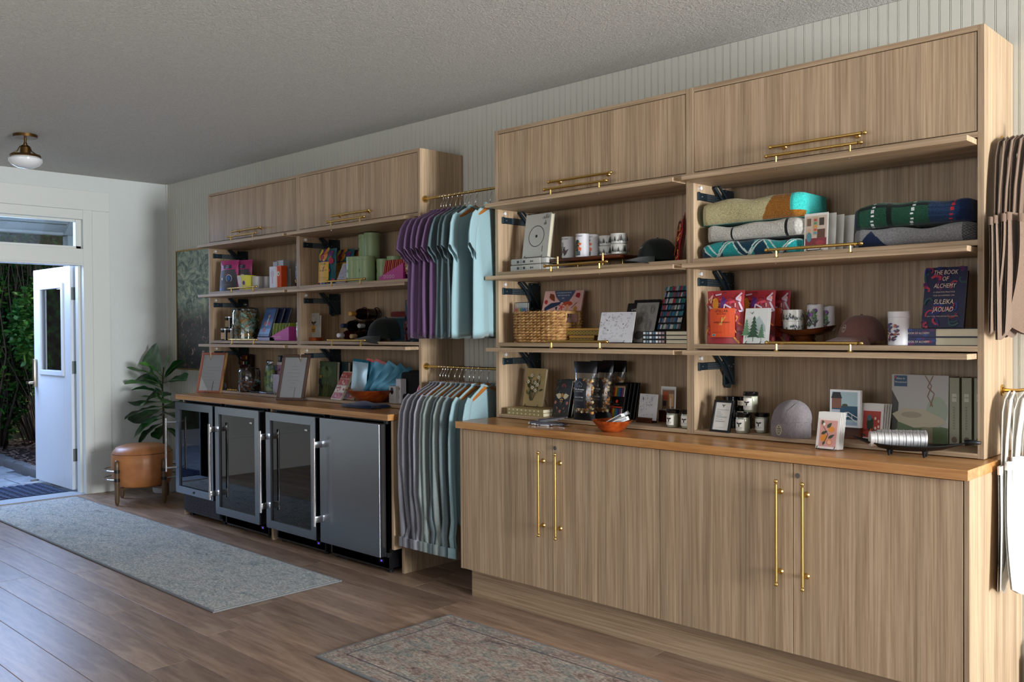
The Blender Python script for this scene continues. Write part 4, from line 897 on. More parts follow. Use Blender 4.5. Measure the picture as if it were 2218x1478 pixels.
for row, (oy, oz, n) in enumerate(((-.018, .030, 8), (.022, .034, 7))):
    for i in range(n):
        t = thing('candle_tin', ('first', 'second', 'third', 'fourth', 'fifth', 'sixth', 'seventh', 'eighth')[i]+(' silver tin from the left in the front row on the black tray', ' silver tin from the left in the back row on the black tray')[row], 'tin', (-1.262-.105+.0215*i+.012*row, -.428+oy+.011*i, CZ1+oz+.026), R(33), 'round silver tins in the black tray')
        r_ = .029; part('tin_body', M().frustum((-.010, 0, 0), (.006, 0, 0), r_, n=28), TIN, t, smooth=40); part('tin_lid', M().frustum((.005, 0, 0), (.012, 0, 0), r_+.0012, n=28), TIN, t, smooth=40)
        if i == 0: part('tin_base', M().frustum((-.0105, 0, 0), (-.0102, 0, 0), r_-.004, n=24), mat('cream_label', 'd8cfc0', .6), t)
# big picture books
a = Art(.215, .262).full('b9b7b4').poly([(-.107, .0), (.107, 0), (.107, .06), (-.107, .09)], '5c7046').ell(.065, .12, .04, .06, '9fae98').poly([(-.107, .02), (-.107, .20), (-.08, .15), (-.085, .05)], '3b3830')
a.poly([(-.105, .105), (-.06, .13), (.02, .128), (.09, .095), (.103, .08), (.06, .062), (-.02, .055), (-.08, .075)], 'bdb59c').rect(.01, .05, .0, .06, '8f8870').ell(-.03, .105, .04, .012, 'a49c84')
a.rect(-.098, -.048, .215, .258, '1f4a72').text("Alice in", -.073, .243, .011, 'e8dcc8', maxw=.04).text('Wonderland', -.073, .229, .010, 'e8dcc8', maxw=.045).rect(-.096, -.090, .247, .256, 'b83a4a').line([(.02, .26), (.045, .22), (.03, .18), (.05, .14)], .003, '8a5a36').line([(.05, .26), (.03, .215), (.055, .19), (.04, .14)], .003, '8a5a36')
PALEB = mat('pale_sage_board', '9a9b84', .5)
book('large picture book with pale mushroom cover facing out', (X(1932, 950, -.14)+X(2052, 950, -.14))/2, -.14, S1, .213, .256, .026, PALEB, a, lean=2, cat='book')
for i in range(3):
    t = thing('book', ('sage picture-book spine nearest the mushroom cover', 'sage picture book spine in the middle of three', 'darkest picture-book spine against the shelf side')[i], 'book', (-1.195+.040*i, -.145+.012*i, S1))
    part('cover', M().box(0, .003, 0, .10, 0, .256, .0006).box(.032, .035, 0, .10, 0, .256, .0006).box(0, .035, -.001, .002, 0, .256, .0006), PALEB, t); part('pages', M().box(.003, .032, .002, .098, .003, .252), CREAM, t)
    a = Art(.035, .256); a.ell(0, .02, .010, .012, '5a4632').rect(-.008, .008, .165, .195, 'c9c7b4').text('1000', 0, .178, .008, '2a2a26', maxw=.014)
    for j in range(9): a.rect(-.004, .003, .060+.010*j, .066+.010*j, '7a7a64')
    a.front(t, x=.0175, y=-.001, name='spine_print')
# ------------------------------------------------ right unit, left column, top shelf
ALB = mat('off_white_cloth', 'b5b4ae', .7)
a = Art(.185, .235); a.ring(0, .115, .055, .0035, '1c1c1e', 40).ell(0, .115, .008, .008, '1c1c1e', 20)
for i, h_ in enumerate((.006, .014, .010, .020, .026, .012, .018)): a.rect(.035+.007*i, .0375+.007*i, .205, .205+h_, '1c1c1e')
for i in range(3): a.rect(.050+.006*i, .053+.006*i, .172, .172+.01*(i % 2+1)*1.2, '1c1c1e')
a.rect(.050, .054, .03, .06, '6a5a48').text('E', .052, .065, .006, '333333')
xa = X(1166, 557, -.24)
for i in range(2):
    s_ = Art(.24, .028); [s_.rect(-.055+.022*j, -.040+.022*j, .008, .021, '3a3a3c') if j != 1 else s_.ring(-.025, .0145, .006, .0018, '3a3a3c', 14, .007) for j in range(3)]; s_.ell(.045, .014, .005, .005, '3a3a3a').ell(.058, .014, .004, .004, '3a3a3a')
    t = thing('vinyl_book', ('off-white boxed book lying directly on the upper shelf', 'off-white boxed book lying on top of its twin')[i], 'book', (xa+.0, -.325, S3+.033*i))
    part('cover', M().box(-.125+.004*i, .09, 0, .19, 0, .031, .006), ALB, t, smooth=40); part('slipcase_end', M().box(.0905, .13, .004, .186, .002, .029, .003), mat('soft_white_pages', 'cfcfca', .6), t, smooth=40); s_.front(t, y=0, x=-.02, name='spine_print')
book('off-white book with black ring on its cover, standing upright', xa+.012, -.285, S3+.068, .185, .235, .026, ALB, a, lean=9, rz=-2)
easel('black wire easel under the ring-cover book', xa+.012, -.285, S3+.066, .12, lean=9, group=None)
# wooden tray with brass posts
tx0, tx1 = -3.11, -2.64; t = thing('serving_tray', 'long reddish wooden tray raised on brass posts', 'tray', ((tx0+tx1)/2, -.22, S3)); W = dict(parent=t, world=True)
part('board', M().box(tx0, tx1, -.30, -.12, S3+.034, S3+.054, .008), WALNUT, smooth=40, **W)
for x in (-3.03, -2.74):
    for y in (-.302, -.14): part('brass_post', M().frustum((x, y, S3), (x, y, S3+.062), .0055, n=12), BRASS, smooth=40, **W)
zt = S3+.054
canister('white canister with heron drawing, leftmost on the wooden tray', X(1231, 530, -.22), -.22, zt, .034, .112, WHITEC, wild(.075, .112, 'heron'), group=None)
canister('white canister with raven drawing in the middle of the tray', X(1262, 530, -.245), -.245, zt, .035, .117, WHITEC, wild(.075, .117, 'raven'), group=None)
canister('white canister with raven drawing, half hidden beside the mugs', X(1284, 530, -.195), -.195, zt, .034, .115, WHITEC, wild(.075, .115, 'raven'), group=None)
for (px, y, z, lab) in ((1315, -.19, 0, 'tree-pattern ceramic mug, bottom of the left pair'), (1315, -.19, .052, 'tree-pattern ceramic mug, top of the left pair'), (1341, -.235, 0, 'tree-pattern ceramic mug, bottom of the right pair'), (1341, -.235, .052, 'tree-pattern ceramic mug, top of the right pair')):
    x = X(px, 530, y); t = thing('mug', lab, 'mug', (x, y, zt+z), R(rnd(-20, 20)))
    part('mug_body', M().lathe([(.032, 0), (.0375, .004), (.0400, .046), (.0415, .050), (.0395, .051), (.036, .048), (.034, .008), (.001, .006)], n=32, cap=False), CERAM, t, smooth=40)
    a = Art(.15, .05)
    for i in range(11): tree(a, -.07+.014*i, .008, (.038, .020, .030, .014)[i % 4], ('1b1f20', '1b1f20', '2a2e30', '55606a')[(i*3) % 4], 5)
    a.wrap(t, .0412, name='tree_print')
BLKC = fab('black_green_twill', '0f1512', '18201c')
a = Art(.09, .1).text('FOREVER', 0, .052, .013, 'cfd6d2', maxw=.05).text('wild', 0, .068, .008, 'cfd6d2')
cap_hat('dark green-black cap with small white lettering on the upper shelf', X(1420, 560, -.22), -.22, S3, BLKC, s=1.0, rz=-38, badge=a)
xq = X(1470, 560, -.20); pouch('orange and black pouch leaning at the right end of upper shelf', xq, -.20, S3+.001, .15, .225, .02, ORP, c_or(.15, .225, ('2a1a18', 'd8693a', 'e09050', '121010', 'b0402a', 'd9a0a0'), 'STELLAR', 'PRETZEL', 'BOLD & HERBY', 'c9603a'), rz=-58, lean=8)
# ------------------------------------------------ middle shelf, left column
bx0, bx1, by0, by1 = X(1107, 740, -.325), X(1207, 740, -.325), -.325, -.10
t = thing('wicker_basket', 'woven water-hyacinth basket with side handle', 'basket', ((bx0+bx1)/2, (by0+by1)/2, S2)); bw, bd = (bx1-bx0)/2, (by1-by0)/2
WICK = grain('water_hyacinth', (30, 30, 60), [(.3, '6e4420'), (.5, 'b98a52'), (.7, 'd9b27c')], rough=.7, bs=.3)
def rr(f, z, n=120, hole=False):
    o_ = []
    for i in range(n):
        a = 2*math.pi*i/n; c, s_ = math.cos(a), math.sin(a); k = (abs(c)**5+abs(s_)**5)**(-.2); o_.append(Vector((bw*f*c*k, bd*f*s_*k, z)))
    return o_
for i in range(11):
    z = .008+.0148*i; f = .93+.07*min(1, (i+1)/3); m = M(); pts = rr(f, z)
    hole = i in (7, 8, 9)
    if hole: pts = [p for p in pts if not (p.x > bw*.93 and abs(p.y) < .05)]; k0 = max(range(len(pts)), key=lambda q: (pts[q]-pts[q-1]).length); pts = pts[k0:]+pts[:k0]
    ph = i*1.7; m.tube(pts, .0085, 6, close=not hole, rf=lambda q: .0068+.0026*abs(math.sin(q*.55+ph)))
    # slanted strands on the coil
    for q in range(0, len(pts)-2, 3):
        p = pts[q]; o2 = p.normalized()*.0; n_ = Vector((p.x/bw**2, p.y/bd**2, 0)).normalized(); d = (pts[q+2]-p)
        m.tube([p+n_*.006-Vector((0, 0, .006)), p+n_*.0105+d*.7, p+d*1.3+n_*.006+Vector((0, 0, .006))], .0026, 5)
    part('woven_coil', m, WICK, t, smooth=1)
part('basket_floor', M().box(-bw*.92, bw*.92, -bd*.92, bd*.92, .001, .006), WICK, t)
part('handle_rim', M().tube([(bw*1.0, -.055, .10), (bw*1.04, -.055, .12), (bw*1.04, -.05, .155), (bw*1.04, .05, .155), (bw*1.04, .055, .12), (bw*1.0, .055, .10)], .008, 8), WICK, t, smooth=1)
# things in the basket
t = thing('colouring_pencil_pack', 'clear pack of coloured pencils poking out of the basket', 'pencils', (X(1127, 670, -.27), -.27, S2+.10), R(0), None, R(4))
part('clear_case', M().box(-.048, .048, -.004, .008, 0, .115, .003), glassy('clear_film', 'f2f2f2', .06, .08), t); part('pack_card', M().box(-.046, .046, .008, .010, .0, .112), WHITEP, t)
for i, c in enumerate(('d94f8a', 'd9342b', 'e0862a', 'e6c92e', '5aa843', '2f8a7a', '2f6fb8', '3a3f8a', '6a3a8a', '4a3a34')):
    part('pencil', M().frustum((-.041+.009*i, .002, .0), (-.041+.009*i, .002, .075), .0036, n=8).frustum((-.041+.009*i, .002, .075), (-.041+.009*i, .002, .087), .0036, .0008, n=8), mat('pencil%d' % i, c, .4), t)
w_, h_ = .24, .26; a = Art(w_, h_).full('d9aaa2').poly([(-.06, h_), (-.045, .225), (-.02, .2), (.01, .19), (.04, .2), (.06, .235), (.07, h_)], '4a5670')
a.text('A COLOURING BOOK FOR THE', 0, .245, .009, 'e2e6ee', maxw=.09).text('WEST COAST AND THE', 0, .23, .009, 'e2e6ee', maxw=.075).text('SEA', 0, .214, .009, 'e2e6ee')
a.poly([(-.105, .165), (-.07, .19), (-.02, .195), (.0, .205), (-.015, .18), (-.05, .165), (-.09, .15), (-.105, .13)], '1e2f4c').poly([(-.04, .165), (-.03, .145), (-.025, .17)], '16243c').leaf(-.085, .245, .06, .03, -.9, '7c3a22').leaf(-.105, .21, .03, .022, -1.3, 'a8322e').leaf(.08, .245, .035, .03, -1.0, 'a3262c').ell(.035, .185, .028, .014, 'b0452c').rect(.028, .04, .135, .18, 'd99a62').leaf(.085, .175, .05, .022, -1.6, 'b9823e')
for k in range(5): a.line([(0, .165), (.018*math.cos(k*1.257), .165+.02*math.sin(k*1.257))], .005, 'cf4034')
a.line([(.06, .16), (.09, .19)], .003, '7a2a2a').text('WEST COAST', -.008, .105, .034, '1a1a22', wx=.8, maxw=.19)
book('pink colouring book with whale and mushroom, leaning in the basket', X(1210, 680, -.17), -.19, S2+.03, w_, h_, .012, mat('pink_board', 'd9aaa2', .5), a, lean=20, rz=10, soft=True, pages=mat('blue_white_pages', 'c4cede', .7))
for i in range(2):     # gilt soap boxes
    px0, px1 = ((1233, 1287), (1218, 1300))[i]; y = -.26; x0, x1 = bx(px0, px1, 730, y)
    t = thing('gilt_box', ('small gilt patterned box on the shelf beside the basket', 'long gilt patterned box on top of the smaller one')[i], 'box', ((x0+x1)/2, y, S2+.037*i)); w_ = x1-x0
    part('box', M().box(-w_/2, w_/2, 0, .09, 0, .036, .002), mat('gilt_brown', '8a6422', .35, .5), t); a = Art(w_, .036).full('6e5428').rect(-w_/2, w_/2, .026, .036, 'b58a3a')
    for j in range(int(w_/.022)): a.ring(-w_/2+.012+.022*j, .013, .008, .003, 'b9a84a', 12, .006)
    a.front(t, name='gilt_pattern')
random.seed(11)
def lineart(w, h, n, bgc, ink='33343a', big=False):
    a = Art(w, h).full(bgc)
    for i in range(n):
        x = rnd(-.42, .42)*w; z = rnd(.07, .93)*h; s_ = rnd(.04, .09)*h; an = rnd(0, 3.1)
        if i % 3 == 0: a.ring(x, z, s_*.45, .0007, ink, 10, s_*.3)
        else: a.line([(x, z), (x+s_*math.cos(an), z+s_*math.sin(an))], .0008, ink); [a.line([(x+s_*q*math.cos(an), z+s_*q*math.sin(an)), (x+s_*q*math.cos(an)+s_*.35*math.cos(an+1.1), z+s_*q*math.sin(an)+s_*.35*math.sin(an+1.1))], .0007, ink) for q in (.3, .6, .9)]
    return a
a = lineart(.205, .15, 90, 'd9d9e0'); [a.ell(x, z, .003, .003, '111111') for x, z in ((-.03, .10), (-.075, .068), (.07, .08), (-.015, .05))]; a.bars(-.07, .07, (.14,), '8a8a92', .0006)
card('wide white seaweed line-drawing card on a black easel', X(1330, 743, -.31), -.31, S2+.004, .205, .15, a, lean=14, rz=0, th=.004, group=None)
easel('black wire easel holding the white line-drawing card', X(1330, 743, -.31), -.31, S2, .13, lean=14, h=.09, group=None)
a = Art(.125, .20).full('8f8d88')
for (x, z, r1, r2) in ((-.02, .165, .02, .022), (.035, .165, .013, .022), (-.005, .125, .02, .026), (.025, .085, .018, .03), (-.028, .11, .014, .02)):
    for q in (1, .72, .45): a.ring(x, z, r1*q, .0012, '1e1e20', 16, r2*q)
a.ell(-.02, .035, .027, .02, '4a4a4a').ring(-.02, .035, .027, .0016, '1c1c1c', 16, .02); a.bars(.0, .03, (.185, .18), '4a4a4a', .0006)
card('tall grey oyster line-drawing card on a black easel', X(1388, 743, -.25), -.25, S2+.004, .125, .20, a, lean=18, rz=0, th=.004, group=None)
easel('black wire easel holding the tall grey card', X(1388, 743, -.25), -.25, S2, .08, lean=18, h=.1, group=None)
for i in range(2):
    a = Art(.15, .2).full('101012').text('artful', -.03, .165, .018, 'd8d8d8').ell(-.035, .115, .012, .012, 'c9352a').bars(-.05, 0, (.08, .07), '8a8a8a', .002)
    t = thing('pencil_tin', ('black coloured-pencil tin behind the oyster card', 'second black pencil tin standing a little higher behind')[i], 'tin', (X(1376, 700, -.15)+.014*i, -.16+.03*i, S2+.0), 0, None, R(16)); part('tin_case', M().box(-.078, .078, 0, .016, 0, .205+.018*i, .003), mat('black_tin', '0e0e10', .35, .2), t); a.front(t, z=.02*i, name='lid_print')
random.seed(12)
def spinesart(w, h, rows, n, frame='15161c'):
    a = Art(w, h).full(frame); rh = h/rows
    for r_ in range(rows):
        x = -w/2+.002
        while x < w/2-.006: b_ = rnd(.005, .012); a.rect(x, min(x+b_-.0008, w/2-.002), r_*rh+.003, (r_+1)*rh-.005*rnd(.6, 1.6), random.choice(('2a5a7a', '8a8f94', '3a7a86', 'b9b4ac', '9a3444', '23406e', '6a6a74', 'c7c3bc', '2f6f6a', '7c4a5a'))); x += b_
    return a
book('leaning booklet printed with rows of tiny bookshelves', X(1452, 720, -.20), -.215, S2+.064, .132, .225, .006, mat('dark_board', '15161c', .5), spinesart(.132, .225, 7, 10), lean=24, rz=0, soft=True)
for i in range(3):
    t = thing('book', ('bookshelf-patterned book at the bottom of the small stack', 'bookshelf-patterned book in the middle of the stack', 'bookshelf-patterned book on top of the stack')[i], 'book', (-2.368, -.315, S2+.0195*i))
    part('cover', M().box(-.13, .12, 0, .15, 0, .0015).box(-.13, .12, 0, .15, .0170, .0185).box(-.13, .0, 0, .0015, 0, .0185), mat('dark_board', '15161c', .5), t); part('pages', M().box(-.0, .116, .004, .146, .0015, .017), CREAM, t)
    a = Art(.13, .0185).full('17181e'); x = -.06
    for j in range(7): a.rect(x, x+.013, .004, .0145, ('d9dade', '7aa0b0', 'e6e6ea', '5a7a94', 'efeff2', 'c9bfc0', 'b08a8e')[j]); x += .0175
    a.front(t, x=-.065, name='spine_print')
# ------------------------------------------------ bottom shelf, left column
GOLDN = mat('pale_gold_cover', 'a99467', .45, .15)
for i in range(2):
    x0, x1 = bx(1103, 1181, 895, -.33); t = thing('notebook', ('gold notebook lying on the base board under its twin', 'gold notebook lying on top with dotted spine')[i], 'notebook', ((x0+x1)/2-.01, -.335, S1+.0185*i)); w_ = x1-x0
    part('cover', M().box(-w_/2, w_/2, 0, .15, 0, .0015).box(-w_/2, w_/2, 0, .15, .0165, .018).box(-w_/2, w_/2, 0, .0015, 0, .018), GOLDN, t); part('pages', M().box(-w_/2+.002, w_/2-.003, .002, .147, .0015, .0165), CREAM, t); a = Art(w_, .018).full('9a8a5e'); [a.ell(-w_/2+.015+.03*j, .009, .004, .004, 'e0d9b4') for j in range(int(w_/.03))]; a.front(t, name='spine_print')
a = Art(.15, .21); random.seed(21)
for i in range(20): x = rnd(-.05, .04); z = rnd(.02, .13); a.line([(-.01+x*.2, .03), (x, z+.03)], .0012, '2f3a1e'); a.leaf(x, z+.02, .03, .010, rnd(.4, 2.7), random.choice(('20301a', '34481f', '55622c')))
for x, z in ((-.02, .165), (-.04, .13), (.01, .125), (-.005, .10), (.03, .115), (.02, .085), (.035, .155)):
    for k in range(6): a.leaf(x, z, .013, .006, k*1.047, 'e2dcc8')
    a.ell(x, z, .003, .003, '3a401e')
book('gold notebook with white wildflowers standing on an easel', X(1153, 885, -.23)+.003, -.235, S1+.040, .142, .205, .014, GOLDN, a, lean=11, rz=0)
easel('black wire easel holding the gold wildflower notebook', X(1153, 885, -.235), -.235, S1+.037, .09, lean=11, group=None)
BBK = mat('black_matte_cover', '0d0c12', .45)
for i in range(3):
    a = Art(.125, .20); random.seed(8)
    if i == 0:
        for q in (-1, 1): a.leaf(q*.006, .105, .045, .03, math.pi/2-q*1.35, 'd8cfa8'); a.leaf(q*.02, .155, .03, .012, math.pi/2+q*.8, '7a2c2e'); a.ell(q*.045, .075, .009, .009, 'b86a5c'); a.leaf(q*.02, .04, .02, .01, math.pi/2-q*.8, '8a4a44')
        a.ell(0, .11, .012, .014, 'b9822e').ell(0, .085, .014, .022, '2a241c').rect(-.013, .013, .088, .093, 'c9953e').rect(-.010, .010, .078, .082, 'c9953e').ell(0, .03, .008, .008, 'b86a5c')
        for k in range(50): a.ell(rnd(-.058, .058), rnd(.01, .19), .0013, .0013, random.choice(('d8cfa8', 'b86a5c', '5a7a4a')))
    book(('black bee-pattern notebook at the front', 'black notebook directly behind the bee one', 'rearmost black notebook near the popcorn')[i], X(1212, 900, -.29)+.004*i, -.295+.028*i, S1+.001, .118, .195, .010, BBK, a if i == 0 else None, lean=13, rz=-8, name='notebook', cat='notebook')
xp = X(1268, 905, -.30)
popcorn('front popcorn bag with arched black label', xp, -.31, S1, .138, .290, group=None)
popcorn('popcorn bag in the middle, behind the labelled one', X(1302, 900, -.21), -.215, S1, .138, .290, art=True, group=None)
popcorn('rearmost popcorn bag in the row of three', X(1330, 895, -.11), -.12, S1, .138, .290, art=False, group=None)
def penciltin(label, cx, y, z0, first):
    t = thing('pencil_tin', label, 'tin', (cx, y, z0), R(-10), None, R(12)); part('tin_case', M().box(-.048, .048, 0, .013, 0, .185, .003), mat('black_tin', '0e0e10', .35, .2), t)
    if first:
        a = Art(.09, .18)
        for i, c in enumerate(('b3262a', 'c9442c', 'e0862a', 'e8c32e', '8a4a2a', '3f7a43', '2f6a5a', '2a5a9a', '234a86', '23306a', '4a2a5a', '8a3a5a', '5a5a62', 'e0e0e0')):
            x = -.042+.0064*i; a.rect(x, x+.0048, .115, .160, c).poly([(x, .160), (x+.0048, .160), (x+.0024, .172)], 'd8b088').rect(x, x+.0048, .006, .055, c)
        a.rect(-.045, .045, .058, .065, 'a83a22').ell(0, .09, .008, .008, 'd8462c').bars(-.02, .02, (.074,), '8a8a8a', .001).front(t, name='lid_print')
for i, lab in enumerate(('coloured-pencil tin at the front, rainbow window', 'second pencil tin of the leaning row', 'third pencil tin of the leaning row', 'rearmost pencil tin of the leaning row')): penciltin(lab, X(1338, 900, -.20)+.009*i-.012, -.205+.02*i, S1+.001, i == 0)
a = lineart(.112, .125, 34, 'd2d0d2'); a.ring(-.025, .055, .014, .001, '33343a', 14, .010).ell(-.02, .10, .003, .008, '33343a')
xw = X(1401, 912, -.215); t = thing('card_stand', 'small wooden block holding the square line-drawing card', 'stand', (xw, -.20, S1)); part('block', M().box(-.055, .035, -.03, .02, 0, .024, .002), WALNUT, t)
card('square white line-drawing card on a wooden block', xw+.0, -.215, S1+.012, .118, .125, a, lean=8, rz=-8, th=.003, group=None)
a = Art(.075, .105).full('c9c4c0').rect(-.034, .034, .006, .098, '8a6a50').rect(-.03, .0, .05, .09, 'b5522c').rect(.004, .03, .02, .08, 'd0a070').rect(-.03, -.01, .02, .045, '3a2c28').rect(.01, .018, .01, .06, 'e0d0b8')
card('small market-scene card behind the square line drawing', X(1447, 880, -.12), -.12, S1+.055, .085, .115, a, lean=3, rz=0, th=.003, group=None)
t = thing('card_stand', 'dark block under the small market-scene card', 'stand', (X(1447, 880, -.12), -.115, S1)); part('block', M().box(-.045, .045, -.02, .02, 0, .055, .002), WALNUT, t)
jar('white bee candle jar left of the middle upright', X(1458, 925, -.30), -.30, S1, .0295, .074, group=None)
jar('white bee candle jar cut off by the middle upright', X(1487, 928, -.305)-.001, -.295, S1, .0295, .074, group=None)
bowl('olive wood bowl with rope rim near the popcorn', -2.555, -.475, CZ1, .092, .052)
random.seed(31)
for i, (dx, dy, a_, z) in enumerate(((-.01, .0, 28, .045), (.018, -.014, 22, .040), (.0, .02, 32, .052))):
    t = thing('soap_bar_box', ('white boxed item uppermost in the olive wood bowl', 'white box nearest the rim of the bowl', 'greyish box leaning at the back of the bowl')[i], 'box', (-2.545+dx, -.475+dy, CZ1+z), R(10)); t.rotation_euler = (0, -R(a_), R(8+i*9))
    part('carton', M().box(-.065, .065, -.018, .018, -.008, .010, .001), mat('carton%d' % (i == 2), ('ecebe8', '55534c')[i == 2], .4), t); part('foil_edge', M().box(-.0655, .0655, -.0185, -.0175, -.004, .007), SILVER, t)
random.seed(32)
for i, (x, y, a_, z, l) in enumerate(((-2.985, -.455, 38, .020, .15), (-2.975, -.475, 34, .010, .14), (-2.955, -.435, 40, .030, .14), (-2.93, -.49, 52, .009, .11), (-2.885, -.45, -20, .008, .10), (-2.95, -.50, 20, .007, .08))):
    t = thing('silver_wrapped_bar', ('silver-wrapped bar second from the top of the pile', 'silver-wrapped bar low in the crossed pile', 'silver-wrapped bar uppermost on the pile', 'short silver-wrapped bar leaning at the pile centre', 'silver-wrapped bar lying nearest the olive wood bowl', 'silver-wrapped bar lying nearest the worktop edge')[i], 'chocolate bar', (x, y, CZ1+z), R(a_), 'silver wrapped bars on the worktop'); t.rotation_euler = (0, R(-6 if z > .015 else 0), R(a_))
    part('wrapper', M().box(-l/2, l/2, -.014, .014, -.005, .005, .002), mat('dark_silver_foil', '5c5a66', .25, .8), t); part('foil_end', M().box(l/2-.001, l/2+.006, -.013, .013, -.002, .002), SILVER, t); part('foil_end', M().box(-l/2-.006, -l/2+.001, -.013, .013, -.002, .002), SILVER, t)
    part('band', M().box(-l/2+.01, l/2-.01, -.0145, .0145, -.0052, -.001), SILVER, t)

# ------------------------------------------------ left unit goods
PINKF = mat('pink_grey_foil', 'b03a78', .35); 
def pinkbag(lab, px0, px1, y):
    w_ = X(px1, 620, y)-X(px0, 620, y); w_ = .195; cx = (X(px1, 620, y)+X(px0, 620, y))/2; h_ = .235; a = Art(w_, h_)
    a.poly([(-.47*w_, 0), (.47*w_, 0), (.46*w_, .5*h_), (.36*w_, .70*h_), (-.40*w_, .66*h_), (-.46*w_, .5*h_)], '4c4850')
    a.rect(-.22*w_, .2*w_, .72*h_, .84*h_, '26324a').text('SWEET', 0, .79*h_, .045*h_, 'e8dce4', maxw=.36*w_).text('NUTS', 0, .735*h_, .05*h_, 'f2e8ee', maxw=.3*w_).text('Sunrise', 0, .52*h_, .055*h_, 'c86a42', shear=.2, maxw=.45*w_).ell(.02, .40*h_, .03, .03, 'd6d8e0').ell(.02, .40*h_, .025, .025, '24407a').ell(.018, .405*h_, .014, .016, '3f7ac0').ell(-.055, .39*h_, .01, .01, 'd9d9de').text('crunchy mix', 0, .25*h_, .035*h_, 'b9b4bc', maxw=.5*w_).bars(-.05, .04, (.21*h_, .18*h_), '8a868e', .001).rect(-.45*w_, -.1*w_, .02*h_, .09*h_, '2b4f8a')
    pouch(lab, cx, y, S3+.001, w_, h_, .025, PINKF, a, lean=3, rz=14)
pinkbag('pink and grey snack pouch, leftmost on the far top shelf', 480, 512, -.29); pinkbag('pink and grey snack pouch standing second from the left', 506, 545, -.23)
t = thing('tea_carton', 'yellow and white tapered carton with purple dot', 'carton', (X(535, 600, -.31), -.31, S3), R(8)); part('carton', M().rings([[(x*f, y*f, z) for x, y in ((-.05, -.05), (.05, -.05), (.05, .05), (-.05, .05))] for f, z in ((.8, 0), (1, .09), (.98, .105))]), mat('carton_yellow', 'd6cf55', .4), t)
a = Art(.1, .1).rect(-.049, -.005, .002, .1, 'c9c4cc').ell(.022, .048, .016, .016, '5a1f86').rect(-.045, -.01, .04, .07, 'd9c7d2'); a.put(t, lambda x, z, e: (x*(.8+.2*z/.09), -.05*(.8+.2*z/.09)-e, z), name='carton_print')
for px, y, lab, r_ in ((560, -.26, 'plain pale grey ceramic cup beside the yellow carton', .048), (580, -.20, 'pale grey ceramic cup half behind the white tea boxes', .045)):
    t = thing('cup', lab, 'cup', (X(px, 610, y), y, S3)); part('cup_body', M().lathe([(.3*r_, 0), (.82*r_, .004), (r_, .04), (r_, .095), (.95*r_, .096), (.93*r_, .04), (.6*r_, .012), (.01, .01)], n=28, cap=False), mat('grey_glaze', 'b9b7b4', .3), t, smooth=40)
def tbox(lab, px, y, w_, d_, h_, c, z=S3, rz=0, art=None, name='tea_box'):
    t = thing(name, lab, 'box', (X(px, 600, y), y, z), R(rz)); part('carton', M().box(-w_/2, w_/2, 0, d_, 0, h_, .001), mat('carton_'+c, c, .45), t)
    if art: art.front(t, name='carton_print')
    return t
a = Art(.08, .15).ring(0, .10, .022, .003, 'b58ea4', 16).ell(0, .10, .016, .018, 'c9b0c0').rect(-.003, .004, .03, .075, 'c06a86').bars(-.02, .02, (.13,), '8a8a94', .001)
tbox('white tea box with pink emblem at the front of the boxes', 590, -.315, .078, .05, .152, 'd4d6de', art=a)
a = Art(.07, .155).ell(0, .10, .018, .018, 'e8e4dc').leaf(0, .09, .018, .014, 1.5, '3a7a3a').bars(-.025, .025, (.06, .05, .04), '9a3012', .0012)
tbox('bright orange tea box beside the white ones', 603, -.30, .068, .05, .156, 'd9501c', rz=0, art=a)
tbox('small white box right of the orange tea box', 612, -.25, .06, .05, .140, 'cfd2da')
tbox('tall pale grey carton at the back left of the tea boxes', 596, -.17, .06, .05, .205, 'a9a8aa'); tbox('tall pale grey carton behind the orange tea box', 607, -.165, .085, .05, .212, 'b4b5b4')
popcorn('popcorn bag with black arched label against the far middle upright', -5.435, -.25, S3, .15, .268, rz=0, group=None)
def spouch(lab, px, y, w_=.20, h_=.24, lean=3, rz=0, dark=False):
    a = Art(w_, h_); random.seed(6)
    for i in range(30): a.ell(rnd(-.42, .42)*w_, rnd(.4, .95)*h_, rnd(.01, .03), rnd(.008, .025), random.choice(('1f6a6a', 'c9a02a', 'a82a4a', '2a2a6a', 'd9c23a', '3a8a6a', '6a2a7a', 'd9802a')), rot=rnd(0, 3))
    for i in range(14): a.ell(rnd(-.46, .46)*w_, rnd(.03, .4)*h_, .014, .012, random.choice(('1f5a6a', '5a2a7a', 'a82a4a')))
    a.rect(-.36*w_, .26*w_, .05*h_, .62*h_, 'd9a822'); a.text('STELLAR', -.05*w_, .545*h_, .075*h_, '241a10', maxw=.5*w_).text('MAPLE & THYME', -.05*w_, .37*h_, .05*h_, '241a10', maxw=.5*w_).line([(-.14*w_, .26*h_), (.04*w_, .50*h_)], .006, '7a2a1a').line([(-.04*w_, .26*h_), (-.02*w_, .48*h_)], .005, '8a3a1a').bars(-.3*w_, .2*w_, (.2*h_, .17*h_, .12*h_), '8a6a1a', .0012)
    pouch(lab, X(px, 600, y), y, S3+.001, w_, h_, .025, TEALF, a, lean=lean, rz=rz)
spouch('yellow and teal pretzel pouch facing out at the left end', 708, -.27); spouch('second yellow and teal pouch behind the leaning card', 746, -.16); spouch('third colourful pouch behind the green tea tins', 776, -.09)
a = Art(.10, .14).full('a9a4b0'); a.bars(-.03, .03, (.125, .12), '4a4a58', .001)
for i in range(18): a.line([(x:=rnd(-.04, .03), z:=rnd(.01, .11)), (x+rnd(.008, .02), z+rnd(-.004, .008))], .0016, '44444f')
card('lilac-grey note card leaning before the green tins', X(740, 604, -.32), -.33, S3+.003, .095, .14, a, lean=24, rz=0, th=.004, group=None)
SAGE = mat('sage_green_tin', '93a97c', .4)
